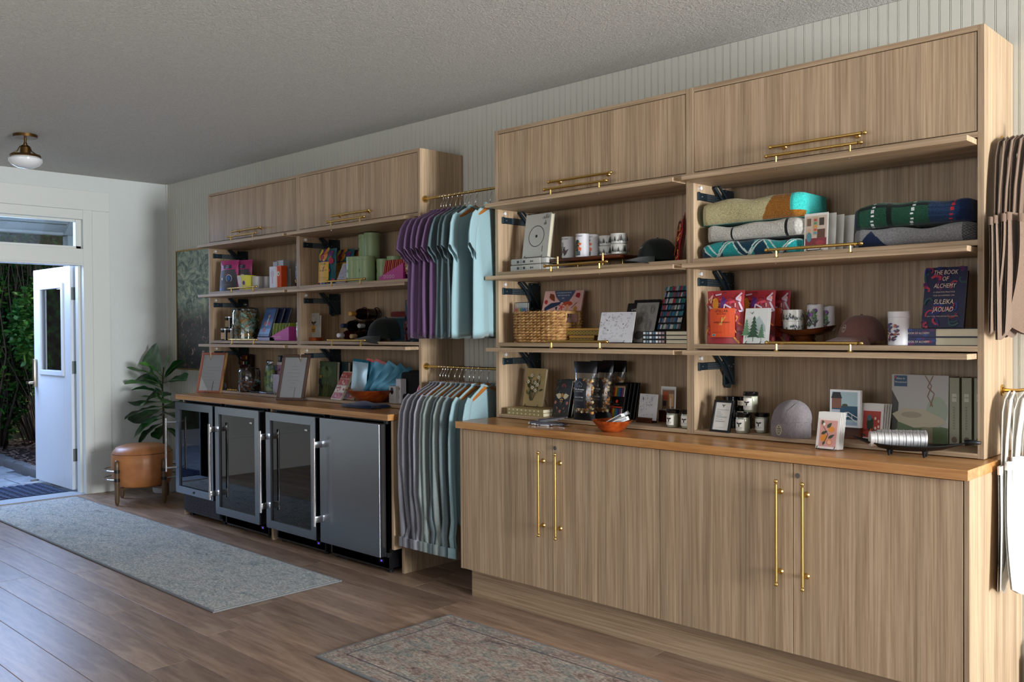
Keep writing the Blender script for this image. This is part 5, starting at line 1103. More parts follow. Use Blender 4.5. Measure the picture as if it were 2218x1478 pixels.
def tin(lab, px, y, z, h_=.168, r_=.046):
    a = Art(.06, .1); a.ell(-.012, .078, .008, .008, '33482f').leaf(-.012, .06, .02, .008, 1.2, '33482f'); canister(lab, X(px, 580, y), y, S3+z, r_, h_, SAGE, a, lidh=.024, name='tea_tin', cat='tin', rz=rnd(-25, 5), group=None)
tin('sage green tin, leftmost of the three lower tins', 766, -.27, 0); tin('sage green tin in the middle of the three lower tins', 779, -.255, 0); tin('sage green tin at the right front of the lower tins', 795, -.24, 0, r_=.052)
tin('sage green tin stacked upper left', 792, -.15, .150, .172); tin('sage green tin stacked upper right, the tallest point', 806, -.155, .142, .185, .052)
t = thing('tea_tin_box', 'plain brown carton supporting the upper green tins', 'box', (X(802, 600, -.15), -.19, S3)); part('carton', M().box(-.10, .055, 0, .12, 0, .140, .001), mat('kraft', '4b3a30', .7), t)
tin('green tin in shadow behind the chocolate display', 829, -.17, 0, .15, .04); tin('green tin lid showing behind the red chocolate bars', 855, -.13, 0, .165, .05)
def barbox(label, cx, y, z0, w_, c1, c2, ends, n=11):
    t = thing('chocolate_display', label, 'display box', (cx, y, z0)); m = M()
    m.prism([(-w_/2, 0), (w_/2, 0), (w_/2, .10), (-w_/2, .025)], 0, .003).prism([(-w_/2, 0), (w_/2, 0), (w_/2, .10), (-w_/2, .025)], .077, .08).box(-w_/2, w_/2, 0, .08, 0, .003).box(-w_/2-.003, -w_/2, 0, .08, 0, .028).box(w_/2, w_/2+.003, 0, .08, 0, .1)
    part('tray_box', m, mat('magenta_card'+c1, c1, .45), t); a = Art(w_, .1)
    for i in range(4): a.ring(-w_*.28+.028*i, .024, .009, .002, 'e8dce4', 12)
    a.front(t, name='badge_print')
    for i in range(n):
        x = -w_/2+.012+i*(w_-.03)/n; b = part('chocolate_bar', M().box(0, .007, .006, .074, 0, .125, .001), mat(('bar_a'+c2), c2, .4) if i % 2 else mat('bar_b'+ends, ends, .4), t); b.location = (x, 0, .006); b.rotation_euler = (0, R(16), 0)
barbox('magenta box of red chocolate bars near the purple shirts', X(850, 602, -.28), -.29, S3, .225, 'b01f7a', 'a8282c', 'c05a34')
popcorn('popcorn bag at the right end behind the purple shirts', -4.30, -.25, S3, .14, .262, rz=-20, art=False, group=None)
# middle shelf left column
def djar(lab, px, y, z): 
    t = thing('preserve_jar', lab, 'jar', (X(px, 720, y), y, S2+z), R(25)); part('jar_body', M().lathe([(.036, 0), (.040, .004), (.040, .078), (.034, .083)], n=24), mat('dark_preserve', '15100f', .12), t, smooth=40); part('lid', M().lathe([(.041, .080), (.041, .090), (.039, .092)], n=24), mat('silver_lid', 'b9bcc2', .3, .9), t, smooth=40); Art(.05, .06).rect(-.026, .014, .01, .06, 'b29670').ell(-.016, .05, .004, .004, '2a2018').wrap(t, .0405, name='label')
djar('dark preserve jar, bottom left of the little pile', 490, -.29, 0); djar('dark preserve jar, bottom right of the little pile', 503, -.26, 0); djar('dark preserve jar on top of the other two', 499, -.24, .093)
def candyjar(lab, cx, y, z0, r_, h_, kinds, n, sz, fill=.8):
    t = thing('glass_jar', lab, 'jar', (cx, y, z0)); part('jar_glass', M().lathe([(r_*.9, 0), (r_, .01), (r_, h_*.72), (r_*.9, h_*.80), (r_*.92, h_*.83)], n=32, cap=False).lathe([(.001, .002), (r_*.9, .002)], n=32, cap=False), GLASS, t, smooth=40)
    part('glass_lid', M().lathe([(r_*.93, h_*.83), (r_*.95, h_*.845), (r_*.6, h_*.87), (r_*.16, h_*.89), (r_*.14, h_*.91)], n=28, cap=False).ball((0, 0, h_*.95), h_*.05, 14), GLASS, t, smooth=1)
    for nm, c in kinds:
        m = M()
        for i in range(n//len(kinds)):
            a_ = rnd(0, 6.28); q = math.sqrt(rnd(0.25, .85))*r_*.9; z = rnd(.012, h_*.72*fill); k = bmesh.ops.create_cube(m.b, size=1)['verts']; e = Matrix.Rotation(rnd(0, 3), 4, Vector((rnd(-1, 1), rnd(-1, 1), rnd(-1, 1))))
            for v in k: v.co = e @ Vector((v.co.x*sz[0], v.co.y*sz[1], v.co.z*sz[2])) + Vector((q*math.cos(a_), q*math.sin(a_), z))
        part(nm, m, mat(nm, c, .4), t, kind='stuff')
candyjar('large lidded glass jar of teal and tan wrapped sweets', X(533, 735, -.24), -.24, S2, .102, .285, (('teal_wrapped_sweet', '7fb0a8'), ('tan_wrapped_sweet', 'b98a4e'), ('pale_wrapped_sweet', 'cfd6cc')), 330, (.05, .003, .026), .98)
a = Art(.15, .22).full('223a66').rect(-.07, .07, .02, .21, '2f5a94').rect(-.07, .07, .02, .06, '6a94c4').ell(.005, .155, .012, .014, 'c98a70').line([(0, .08), (.004, .14)], .016, 'b9c4d8').ell(-.02, .10, .02, .018, 'a83a48').ell(.03, .10, .018, .016, 'b0505a').ell(-.015, .05, .02, .018, 'a83a48'); a.text('TIDES', 0, .188, .012, '8a4a62')
for i in range(3): book(('blue illustrated hardback leaning in front', 'blue-edged book directly behind the illustrated one', 'rearmost of the three leaning blue books')[i], X(578, 735, -.24)+.034*i, -.27+.035*i, S2+(.03 if i == 0 else .028), .150, .225, .018, mat('navy_blue_board', '1d2a4c', .5), a if i == 0 else None, lean=19, rz=0, pages=mat('grey_pages', '8f96a2', .8))
t = thing('book', 'pale book lying flat under the leaning blue books', 'book', (X(580, 738, -.28), -.30, S2)); part('cover', M().box(-.11, .12, 0, .16, 0, .002).box(-.11, .12, 0, .16, .024, .026).box(-.11, .12, 0, .002, 0, .026), mat('lavender_board', 'a9a4c4', .5), t); part('pages', M().box(-.105, .115, .003, .155, .002, .024), CREAM, t)
barbox('magenta box of green and red chocolate bars by the middle upright', X(607, 738, -.29), -.30, S2, .245, 'c0489a', '6a7a2a', '93a03a')
t = thing('preserve_jar', 'pickle jar with white round label beside the upright', 'jar', (-5.395, -.27, S2)); part('jar_body', M().lathe([(.04, 0), (.044, .005), (.044, .105), (.036, .115)], n=24), mat('olive_pickle', '66682a', .15), t, smooth=40); part('lid', M().lathe([(.043, .112), (.043, .126), (.04, .128)], n=24), mat('silver_lid', 'b9bcc2', .3, .9), t, smooth=40); Art(.05, .1).ell(.012, .05, .02, .036, 'e2e4ea').wrap(t, .0445, name='label')
# middle shelf right column
a = Art(.135, .165).full('9a968e'); bee(a, 0, .095, .04, '15151a'); a.ell(0, .055, .022, .028, 'a8721e').rect(-.02, .02, .052, .057, '241a10').rect(-.018, .018, .04, .045, '241a10').text('honey bee', 0, .145, .009, '4a4640')
for s_ in (-1, 1):
    for q in (.3, .8, -.2): a.line([(0, .09), (s_*.045, .09+q*.06)], .0016, '2a2620')
xb_ = X(683, 736, -.24); t = thing('card_stand', 'wooden block carrying the bee picture card', 'stand', (xb_, -.245, S2)); part('block', M().box(-.09, .055, -.03, .03, 0, .024, .002).box(-.09, -.075, .0, .03, .024, .15, .001), OLIVEW, t)
card('thick bee-picture card on a wooden block', xb_, -.255, S2+.025, .125, .150, a, lean=2, rz=0, th=.018, group=None)
def bottle(lab, px, py, y, glassc, capc, labm=None):
    p = at(px, py, y=y); t = thing('wine_bottle', lab, 'bottle', p, R(14)); g = mat('bottle_'+glassc, glassc, .08)
    part('glass_body', M().lathe([(.001, .28), (.034, .278), (.037, .27), (.037, .10), (.030, .075), (.016, .055), (.0135, .04), (.0135, .0)], n=24), g, t, smooth=1).rotation_euler = (R(-90), 0, 0)
    part('foil_cap', M().lathe([(.0145, .045), (.0148, .0), (.013, -.003), (.001, -.0035)], n=20), mat('foil_'+capc, capc, .35, .4), t, smooth=40).rotation_euler = (R(-90), 0, 0); return p
bs = [('bottle with white cap at the lower left of the rack', 733, 727, 'e6e6ee', '3a1414'), ('bottle with tan cork end at bottom middle of the rack', 761, 729, 'b79a70', '160c0a'), ('bottle with dark blue cap in the middle left', 741, 706, '2a3a5a', '0c0a10'), ('bottle with silver cap in the middle right', 778, 706, 'a8acae', '100a0c'), ('topmost bottle with gold cap', 759, 680, 'c9964a', '160a0a')]
pos = [bottle(l, px, py, -.33, g, c) for l, px, py, c, g in bs]
t = thing('wine_rack', 'dark wavy-ring wine rack holding five bottles', 'wine rack', (-4.95, -.2, S2))
m = M()
for p in pos:
    for yy in (-.20, -.08): m.tube([(p.x+.043*math.cos(a_*.3927)+(.25-.0)*0+ -math.sin(R(14))*(yy+.33)*.9, yy, p.z+.043*math.sin(a_*.3927)) for a_ in range(16)], .004, 6, close=True)
m.box(-5.12, -4.75, -.21, -.07, S2, S2+.006)
part('rack_rings', m, WALNUT, t, world=True, smooth=1)
cap_hat('black cap with white crest in front of the purple shirts', X(832, 738, -.22), -.22, S2, BLKC, s=1.25, rz=-30, badge=Art(.09, .1).ell(-.01, .06, .012, .016, 'b9c0bc').ell(-.01, .06, .008, .011, '20261f'))
t = thing('mirror_box', 'glossy foil-fronted box reflecting the windows', 'box', (-4.285, -.24, S2), R(-28)); part('box', M().box(-.11, .11, 0, .05, 0, .255, .001), mat('dark_teal_box', '12303a', .4), t); part('foil_window', M().grid(lambda u, v: (-.105+.21*u, -.001-.003*math.sin(u*6+v*5), .004+.247*v), 14, 14), mat('mirror_foil', 'cfd6ea', .10, 1), t, smooth=1)
a = Art(.21, .13); random.seed(14); [a.ell(rnd(-.09, .08), rnd(.01, .12), .010, .010, random.choice(('5a1f2a', '7a2a2a', '8a4a3a', '3a1a2a'))) for _ in range(60)]; a.front(t, y=-.006, name='berry_print')
t = thing('folded_towel', 'dark red and teal folded cloth behind the black cap', 'cloth', (-4.47, -.12, S2)); part('red_fold', M().box(-.09, .09, -.05, .05, .15, .19, .015), fab('dark_red_cloth', '5a1a14', '6a221a'), t, smooth=40); part('teal_fold', M().box(-.10, .10, -.055, .055, 0, .15, .02), fab('dark_teal_cloth', '10303c', '163c48'), t, smooth=40)
# bottom shelf left column and counter
def pframe(lab, pxc, py, y, w_, h_, fm, rz, lean, art, fw=.018, mat2=None):
    t = thing('notice_frame', lab, 'picture frame', (X(pxc, py, y), y, CZ1+.002), R(rz), None, R(lean))
    part('frame', M().box(-w_/2, w_/2, 0, .018, 0, fw, .003).box(-w_/2, w_/2, 0, .018, h_-fw, h_, .003).box(-w_/2, -w_/2+fw, 0, .018, fw, h_-fw, .003).box(w_/2-fw, w_/2, 0, .018, fw, h_-fw, .003), fm, t)
    part('sheet', M().box(-w_/2+fw-.002, w_/2-fw+.002, .010, .013, fw-.002, h_-fw+.002), mat('notice_sheet', 'cfd2d8', .6), t); part('glazing', M().box(-w_/2+fw-.002, w_/2-fw+.002, .006, .0075, fw-.002, h_-fw+.002), glassy('frame_glass', 'ffffff', .02, .01), t)
    if mat2: part('side_edge', M().box(w_/2, w_/2+.001, .0, .02, 0, h_), mat2, t)
    art.front(t, y=.0098, name='notice_text'); return t
a = Art(.2, .3)
for z in (.045, .06, .075, .10, .125, .15, .175, .2): a.rect(-.06, .03+.02*(z*100 % 3), z, z+.0016, '8d93a6')
pframe('copper-framed notice at the left end of the worktop', 450, 852, -.40, .225, .315, mat('copper_frame', 'a4614c', .35, .5), 24, 15, a, .016, mat('gold_edge', 'b9955a', .5))
a = Art(.2, .3); pass
for z, l in ((.25, .02), (.235, .06), (.215, .08), (.19, .11), (.165, .09), (.14, .1), (.12, .05), (.09, .04)): a.rect(-l/2, l/2, z, z+.0018, '9a9aa2')
pframe('dark wood framed notice near the middle of the worktop', 626, 866, -.43, .225, .320, mat('dark_frame_wood', '4c3730', .45), 20, 15, a, .020)
for pxc, py, y in ((450, 852, -.40), (626, 866, -.43)): easel('small black stand beneath the %s-framed notice' % ('copper' if pxc < 500 else 'dark wood'), X(pxc, py, y), y, CZ1, .05, rz=8, lean=15, group=None)
random.seed(15)
t = thing('game_display', 'tall multicoloured patterned puzzle panel at the back', 'display', (X(512, 800, -.09)+.0, -.10, S1), 0, None, R(3)); W_ = .42; H_ = .27
part('board', M().box(-W_/2, W_/2, 0, .02, 0, H_, .001), mat('dark_red_board', '2a1416', .5), t); a = Art(W_, H_).full('2c1618')
for r_ in range(6):
    for c_ in range(9):
        x = -W_/2+.012+c_*.045; z = .01+r_*.043; a.rect(x, x+.038, z, z+.036, random.choice(('5a2a22', '6e3a1e', '23303e', '7a2a2a', '3a4a2e', '8a5a2a', '40222e'))); a.rect(x+.008, x+.028, z+.006, z+.028, random.choice(('c9bfb0', '3a5a86', 'b08a2a', '4a7a4a', '8a2a2a', '1c1c26')) if rnd(0, 1) > .45 else '4a2420')
a.rect(-W_/2, -W_/2+.10, H_-.055, H_-.005, 'a81c20').bars(-W_/2+.01, -W_/2+.08, (H_-.03, H_-.038), 'e0b0a8', .002).front(t, name='panel_print')
for i in range(3): t = thing('small_box', ('slim pale upright box nearest the puzzle panel', 'slim pale upright box in the middle of three', 'slim pale upright box farthest right of three')[i], 'box', (-6.02+.075*i, -.05, S1+.0), 0); part('box', M().box(-.018, .018, -.02, .02, 0, .265, .001), mat('slate_card', '3a4450', .5), t); Art(.036, .26).rect(-.015, .015, .19, .255, '8f969c').ell(0, .22, .006, .008, '2a3038').front(t, y=-.02, name='box_print')
t = thing('white_disc', 'small round white object standing before the game panel', 'disc', (X(486, 838, -.26), -.26, S1), R(-10)); part('disc', M().frustum((0, -.008, .026), (0, .008, .026), .026, n=24), mat('white_disc_plastic', 'b9c0c4', .5), t, smooth=40)
t = thing('yellow_trinket', 'row of small golden trinkets at the front of the shelf', 'trinket', (X(502, 850, -.33), -.325, S1), R(0)); m = M(); [m.ball((-.06+.022*i, .004*(i % 2), .008), .010, 10, (1.2, .8, .7)) for i in range(6)]; part('trinket', m, mat('mustard', 'b8923a', .5), t, smooth=1)
candyjar('clear lidded jar of copper and silver sweets on the counter', X(543, 846, -.27), -.28, S1, .082, .205, (('copper_wrapped_sweet', 'a45a3c'), ('silver_wrapped_sweet', 'a9b4bc'), ('dark_wrapped_sweet', '3a2420')), 240, (.03, .008, .010), .55)
t = thing('picture_card', 'framed dark oval picture behind the glass jar', 'card', (-5.98, -.17, S1), R(-4), None, R(6)); part('card_body', M().box(-.075, .075, 0, .006, 0, .20), mat('tan_mount', '9a8c7c', .6), t); Art(.15, .2).rect(-.06, .06, .015, .185, '2c2420').ring(0, .10, .045, .004, '6a5a4a', 20, .07).front(t, name='card_print')
t = thing('art_bottle', 'green painterly gift pouch with silver top', 'pouch', (X(585, 850, -.20), -.20, S1), R(-5)); part('pouch_body', M().rings([[(.068*f*math.cos(a_), .035*f*math.sin(a_), z) for a_ in [2*math.pi*i/28 for i in range(28)]] for f, z in ((.8, 0), (.95, .02), (1, .08), (.92, .14), (.7, .19), (.62, .20))]), mat('painterly_green', None, .3, build=lambda nt, b: nt.links.new(noise_ramp(nt, (14, 14, 10), [(.35, '2f4a44'), (.45, '8fa64a'), (.52, '4a6a70'), (.6, 'b4c4a0'), (.68, '3a4a2a')], detail=5)[1].outputs[0], b.inputs['Base Color'])), t, smooth=1); part('silver_top', M().rings([[(.045*f*math.cos(a_), .012*math.sin(a_), z) for a_ in [2*math.pi*i/20 for i in range(20)]] for f, z in ((.9, .20), (1.1, .215), (1.15, .235))]), SILVER, t, smooth=1)
a = Art(.11, .20).full('c58fb0'); [a.line([(x:=rnd(-.045, .03), z:=rnd(.01, .18)), (x+.02, z+rnd(-.01, .015))], .004, random.choice(('7a5a94', 'e0c0d4', '9a3a6a'))) for _ in range(30)]
card('pink patterned card peeking beside the dark wood frame', X(607, 845, -.16), -.16, S1, .11, .22, a, lean=2, th=.01, group=None)
t = thing('card_box', 'small white card box below the pink patterned card', 'box', (X(603, 845, -.22), -.24, S1)); part('box', M().box(-.04, .04, 0, .03, 0, .135, .001), mat('lilac_card', 'b9b2c8', .5), t)
for i in range(3): t = thing('metal_tool', ('dark bottle opener lying left on the shelf edge', 'dark bottle opener lying right of the glass jar', 'framed metal trinket lying flat near the pouch')[i], 'tool', (-5.93+.09*i, -.325+.008*i, S1+.006), R((15, -8, 5)[i])); part('tool_body', M().box(-.045, .045, -.012, .012, -.005, .005, .003), mat('gunmetal', '4a4c56', .3, .8), t); part('tool_tip', M().frustum((.045, 0, 0), (.06, 0, 0), .010, .003, n=8), SILVER, t)
# right column bottom
a = Art(.25, .235).full('3f5a42').poly([(-.125, 0), (.125, 0), (.125, .06), (0, .09), (-.125, .05)], '2b3b28').ell(.0, .17, .07, .04, '56704e')
for i in range(26): a.line([(x:=rnd(-.05, .11), .0), (x+rnd(-.02, .03), rnd(.05, .15))], .0018, random.choice(('22331f', '6a7a3a', '8a8a4a')))
a.ell(-.075, .10, .030, .016, '1d2f3a', rot=.5).leaf(-.065, .105, .07, .022, -1.1, '15202c').ell(-.052, .135, .014, .012, 'b08a4a').line([(-.01, .20), (.02, .15), (.03, .10)], .003, '26301f').leaf(.0, .21, .05, .018, -.9, '1f2a1c').poly([(-.12, .0), (-.06, .0), (-.09, .03)], '8a5a2a')
for i in range(6): a.rect(-.11+.008*(i % 3), -.075+.008*(i % 3), .225-.006*i, .228-.006*i, 'cfd4c8')
book('green picture book with birds among reeds', -5.235, -.20, S1, .25, .240, .026, mat('dark_green_board', '23382c', .5), a, lean=3, rz=0)
book('second green book hidden behind the birds one', -5.175, -.155, S1, .25, .238, .026, mat('dark_teal_board', '1c3438', .5), None, lean=3, rz=0)
random.seed(16)
for i in range(2):
    a = Art(.12, .20).full('c9b7a0')
    for r_ in range(4): a.rect(-.054, .054, .006+.049*r_, .05+.049*r_, 'b8584a' if r_ != 1 else 'd9cdb8'); [a.ell(rnd(-.048, .048), .028+.049*r_+rnd(-.014, .014), .008, .007, random.choice(('a82a2a', 'd98a7a', '8a1c1c', 'e0c0b0'))) for _ in range(9)]
    card(('red floral puzzle card leaning in front of the green book', 'second red floral card behind the first')[i], X(728, 864, -.33)+.03*i, -.335+.07*i, S1+.002, .118, .205, a, lean=30, rz=-3, th=.014, edge=CREAM, group=None)
bowl('olive wood bowl full of teal foil packets', -4.60, -.27, S1, .175, .078)
t = thing('folded_scarf', 'navy folded scarf lying on the worktop before the bowl', 'scarf', (-4.50, -.42, CZ1), R(0)); NAVYF = fab('navy_wool', '101a34', '18254a')
part('folded_layers', M().grid(lambda u, v: (-.14+.30*u+.01*math.sin(v*9), -.07+.16*v, .004+.030*math.sin(math.pi*min(1, max(0, v*1.0)))**.5*math.sin(math.pi*u)**.3+.004*math.sin(u*7+v*9)), 24, 18).grid(lambda u, v: (-.14+.30*u, -.075+.17*v, .002), 2, 2), NAVYF, t, smooth=1)
part('fold_edge', M().tube([(-.14, -.06, .012), (-.05, -.078, .012), (.05, -.078, .013), (.15, -.065, .012)], .010, 8), NAVYF, t, smooth=1)
TEALP = mat('teal_foil_packet', '14566c', .28, .4); REDP = mat('red_edge', 'b0302a', .4)
for i, (dx, dy, rzz, rx, c) in enumerate(((-.11, -.04, 18, 6, 0), (-.065, -.0, 34, 14, 1), (-.02, .0, 38, 22, 1), (.03, .0, 42, 34, 1), (.075, .01, 46, 44, 1), (.115, .01, 48, 54, 1))):
    t = thing('foil_packet', ('silver-faced teal packet, leftmost and most upright in the bowl', 'teal packet with red top second in the bowl', 'teal packet with red top leaning in the bowl middle', 'teal foil packet leaning right in the bowl', 'dark teal packet slumping toward the right rim', 'lowest teal packet at the right of the bowl')[i], 'packet', (-4.60+dx, -.27+dy, S1+.045)); t.rotation_euler = (0, R(rx), R(rzz))
    pm_ = M().grid(lambda u, v: ((u-.5)*.115*(1+.04*math.sin(v*9)), -.011*math.sin(math.pi*u)*math.sin(math.pi*v), v*.215), 8, 10).grid(lambda u, v: ((u-.5)*.115, .009*math.sin(math.pi*u)*math.sin(math.pi*v), v*.215), 8, 10)
    part('packet_body', pm_, mat('silver_teal_packet', 'a9c4d4', .2, .6) if i == 0 else TEALP, t, smooth=1); part('packet_edge', M().box(-.058, .058, -.0015, .0015, .205, .222), REDP if i in (1, 2) else TEALP, t)
for i in range(3):
    t = thing('black_case', ('black fabric case standing behind the navy scarf', 'second black case deeper in the shelf', 'low black case beside the olive bowl')[i], 'case', (-4.33+.03*i, -.16+.03*i-(.10 if i == 2 else 0), S1), R(12)); part('case', M().box(-.085, .085, -.03, .03, 0, (.19, .20, .06)[i], .012), mat('black_felt', '0b0c12', .9), t, smooth=40)
    part('zip', M().tube([(-.08, -.031, .02), (-.08, -.031, (.17, .18, .05)[i]), (.08, -.031, (.17, .18, .05)[i])], .0014, 5), BLACK, t)
for i, (px, y, w_, h_, c, lab) in enumerate(((850, -.27, .075, .105, 'b5b2ac', 'small pale boxed set with black oval near the upright'), (863, -.25, .055, .150, 'c9c6cc', 'white botanical box standing in the middle'), (868, -.21, .05, .150, 'b9b0a0', 'cream box tucked behind the botanical one'), (881, -.15, .06, .185, '3a2a24', 'tall dark red and gold box at the back'))):
    a = Art(w_, h_)
    if i == 0: a.ell(-.005, h_*.72, .018, .022, '15151a').rect(-.03, .03, .01, .03, 'a9a49c')
    if i == 1: a.leaf(0, .02, .04, .015, 1.4, '6a4a62').leaf(.01, .03, .03, .01, 1.9, '4a4a52').poly([(-.02, .09), (.0, .075), (.02, .09), (0, .11)], '7a5a6e')
    if i == 3: a.rect(-.02, .0, .02, .17, '2a4a30').rect(.012, .018, .01, .18, 'b0a040').rect(-.02, .0, .15, .18, '8a2a2a')
    t = thing('boxed_set', lab, 'box', (X(px, 866, y), y, S1), R(-6)); part('carton', M().box(-w_/2, w_/2, 0, .04, 0, h_, .001), mat('carton_'+c, c, .4), t); a.front(t, name='carton_print')
t = thing('gift_tube', 'red and silver gift pouch at the very end of the worktop shelf', 'pouch', (-4.145, -.30, S1), R(-6), None, R(14)); part('pouch_body', M().rings([[(.035*f*math.cos(a_), .014*g*math.sin(a_), z) for a_ in [2*math.pi*i/20 for i in range(20)]] for f, g, z in ((1.1, 1.4, .0), (1, 1.3, .03), (.8, 1, .09), (.3, .6, .14), (.1, .3, .17))]), mat('red_foil', 'a8202c', .25, .4), t, smooth=1); part('silver_base', M().box(-.042, .042, -.022, .02, -.002, .008, .003), SILVER, t); Art(.06, .07).rect(-.018, .012, .01, .065, '2f6a5a').front(t, y=-.02, name='label')
# ------------------------------------------------ garments on hangers
def hanger(parent, drop=.20):
    m = M()
    for s_ in (-1, 1):
        rg = []
        for k in range(9):
            q = k/8; y = s_*(.005+.200*q); z = -.010-.075*q**1.25; hgt = .020*(1-.45*q); th = .0065*(1+.6*math.sin(math.pi*q))
            rg.append([(th*math.cos(a), y, z+hgt*math.sin(a)) for a in [2*math.pi*i/10 for i in range(10)]])
        m.rings(rg)
    part('wooden_arms', m, HANGW, parent, smooth=1)
    part('hook', M().tube([(0, 0, .005), (0, 0, .045), (0, .014, .060), (0, .020, .075), (0, .016, .089), (0, .004, .097), (0, -.008, .093), (0, -.012, .084)], .0017, 6), CHROME, parent, smooth=1)
def garment(label, x, zr, kind, color, color2, group, yaw=0, seed=0, artf=None, hangx=0, long_=False, width=.245):
    """hanger hooks over the rail at (x, -.31, zr); shirt hangs in the plane across the rail"""
    random.seed(seed); H = zr-.0885-.0085+.009
    t = thing('sweatshirt' if long_ else 't_shirt', label, 'sweatshirt' if long_ else 't-shirt', (x, -.31, H), R(yaw), group)
    ma = fab('jersey_'+color, color, color2, sc_=(700, 700, 700) if not long_ else (260, 260, 200), bs=.12)
    L_ = .72 if not long_ else .74; ph = [rnd(0, 6) for _ in range(6)]; n = 40
    secs = [(.0, .075, .010), (-.012, .095, .013), (-.035, .15, .017), (-.062, .205, .020), (-.085, .228, .024), (-.12, .232, .027), (-.20, .235, .028), (-.30, .238, .030), (-.40, .242, .031), (-.50, .245, .032), (-.60, .247, .032), (-.68, .249, .033), (-L_, .250, .033)]
    rg = []
    for z, wv, th in secs:
        dd = min(1, max(0, (-z-.10)/.4)); r_ = []
        for i in range(n):
            a = 2*math.pi*i/n; c, s_ = math.cos(a), math.sin(a)
            fo = dd*(.012*math.sin(c*9+ph[0]+z*2)+.007*math.sin(c*17+ph[1]))
            r_.append((th*(.5+.25*dd)*(abs(s_)**.8*(1 if s_ >= 0 else -1))+fo*.8+dd*.006*math.sin(ph[2]+z*5), wv*(width/.245)*c*(1-.05*dd*math.sin(ph[3])**2), z-.012*(1-abs(c))*(z > -.02)+dd*.006*math.sin(a*3+ph[4])))
        rg.append(r_)
    inner = [[(p[0]*.9, p[1]*.985, p[2]+.02) for p in rg[-1]]]
    part('torso', M().rings(rg+inner, cap=False), ma, t, smooth=1)
    part('neck_rib', M().tube([(.012*math.sin(a), .073*math.cos(a), .001-.012*(1-abs(math.cos(a)))*(math.sin(a) > 0)) for a in [2*math.pi*i/24 for i in range(24)]], .0055, 6, close=True), ma, t, smooth=1)
    for s_ in (-1, 1):
        if long_: cen = [(.205, -.066, .050), (.235, -.10, .060), (.262, -.17, .062), (.275, -.30, .056), (.278, -.45, .050), (.275+rnd(-.012, .012), -.60, .046), (.27+rnd(-.02, .015), -.72, .040), (.266+rnd(-.02, .015), -.80, .034), (.266, -.86, .036)]
        else: cen = [(.185, -.075, .060), (.215, -.105, .085), (.238, -.155, .100), (.252, -.215, .106), (.262, -.275, .108)]
        k_ = 18; sl = []; sy = rnd(-.01, .01)
        for j, (yy, zz, ww) in enumerate(cen):
            q = j/(len(cen)-1); rr_ = []
            for i in range(k_):
                a = 2*math.pi*i/k_; c, sn = math.cos(a), math.sin(a)
                rr_.append((sn*(.008+(.006 if not long_ else .009)*q)+sy*q+.003*math.sin(zz*30+ph[5])*q+.004*math.sin(c*5+ph[4])*q, s_*(yy*(width/.245)+c*ww*(.42 if not long_ else .55)), zz+(c*ww*(.42 if not long_ else .22))))
            sl.append(rr_)
        part('sleeve', M().rings(sl, cap=False), ma, t, smooth=1)
        if long_:
            yy, zz, ww = cen[-1]; part('cuff', M().rings([[(math.sin(a)*.026+sy, s_*(yy+math.cos(a)*ww*f), zz+.006-h_+math.cos(a)*.006) for a in [2*math.pi*i/16 for i in range(16)]] for f, h_ in ((.52, 0), (.55, .01), (.55, .05), (.50, .055))], cap=False), ma, t, smooth=1)
    if artf: artf(t)
    hanger(t)
    return t
PUR = ('5d4566', '6c5275'); SLA = ('4f6268', '5c7076'); LBL = ('8fb0b8', '9cbcc3')
xs = [-3.907, -3.885, -3.862, -3.828, -3.782]
pl = ('purple t-shirt hanging farthest left on the upper rail', 'purple t-shirt second from the left on the rail', 'purple t-shirt in the middle of the purple ones', 'purple t-shirt fourth from the left on the upper rail', 'purple t-shirt next to the slate green ones')
for i, x in enumerate(xs): garment(pl[i], x, 2.150, 't', *PUR, None, yaw=(-4, 1, 6, 9, 12)[i], seed=i+40)
sl_ = ('slate green t-shirt nearest the purple ones', 'slate green t-shirt in the middle of its three', 'slate green t-shirt next to the pale blue ones')
for i, x in enumerate((-3.745, -3.705, -3.672)): garment(sl_[i], x, 2.150, 't', *SLA, None, yaw=(14, 16, 16)[i], seed=i+50)
def houseprint(t):
    a = Art(.2, .3)
    for q in (0, -.135):
        a.line([(.01, .20+q), (.06, .235+q), (.11, .20+q)], .0022, 'dfe9ea').line([(.02, .20+q), (.02, .13+q), (.10, .13+q), (.10, .20+q)], .0022, 'dfe9ea').line([(.045, .13+q), (.045, .19+q), (.07, .19+q)], .002, 'dfe9ea').line([(.01, .20+q), (.11, .20+q)], .002, 'dfe9ea')
    a.put(t, lambda x, z, e: (.0335+e+.003, -.06+x, -.40+z), name='outline_print', ma=PRINTM)
garment('pale blue t-shirt with white house outline, beside the slate ones', -3.620, 2.150, 't', *LBL, None, yaw=17, seed=60, artf=houseprint)
garment('pale blue t-shirt turned outward at the right end of the upper rail', -3.505, 2.150, 't', *LBL, None, yaw=24, seed=61, artf=houseprint)
HG = ('71717a', '83838b'); SG = ('7f8a88', '8c9795'); BL = ('86a3ab', '98b4bb')
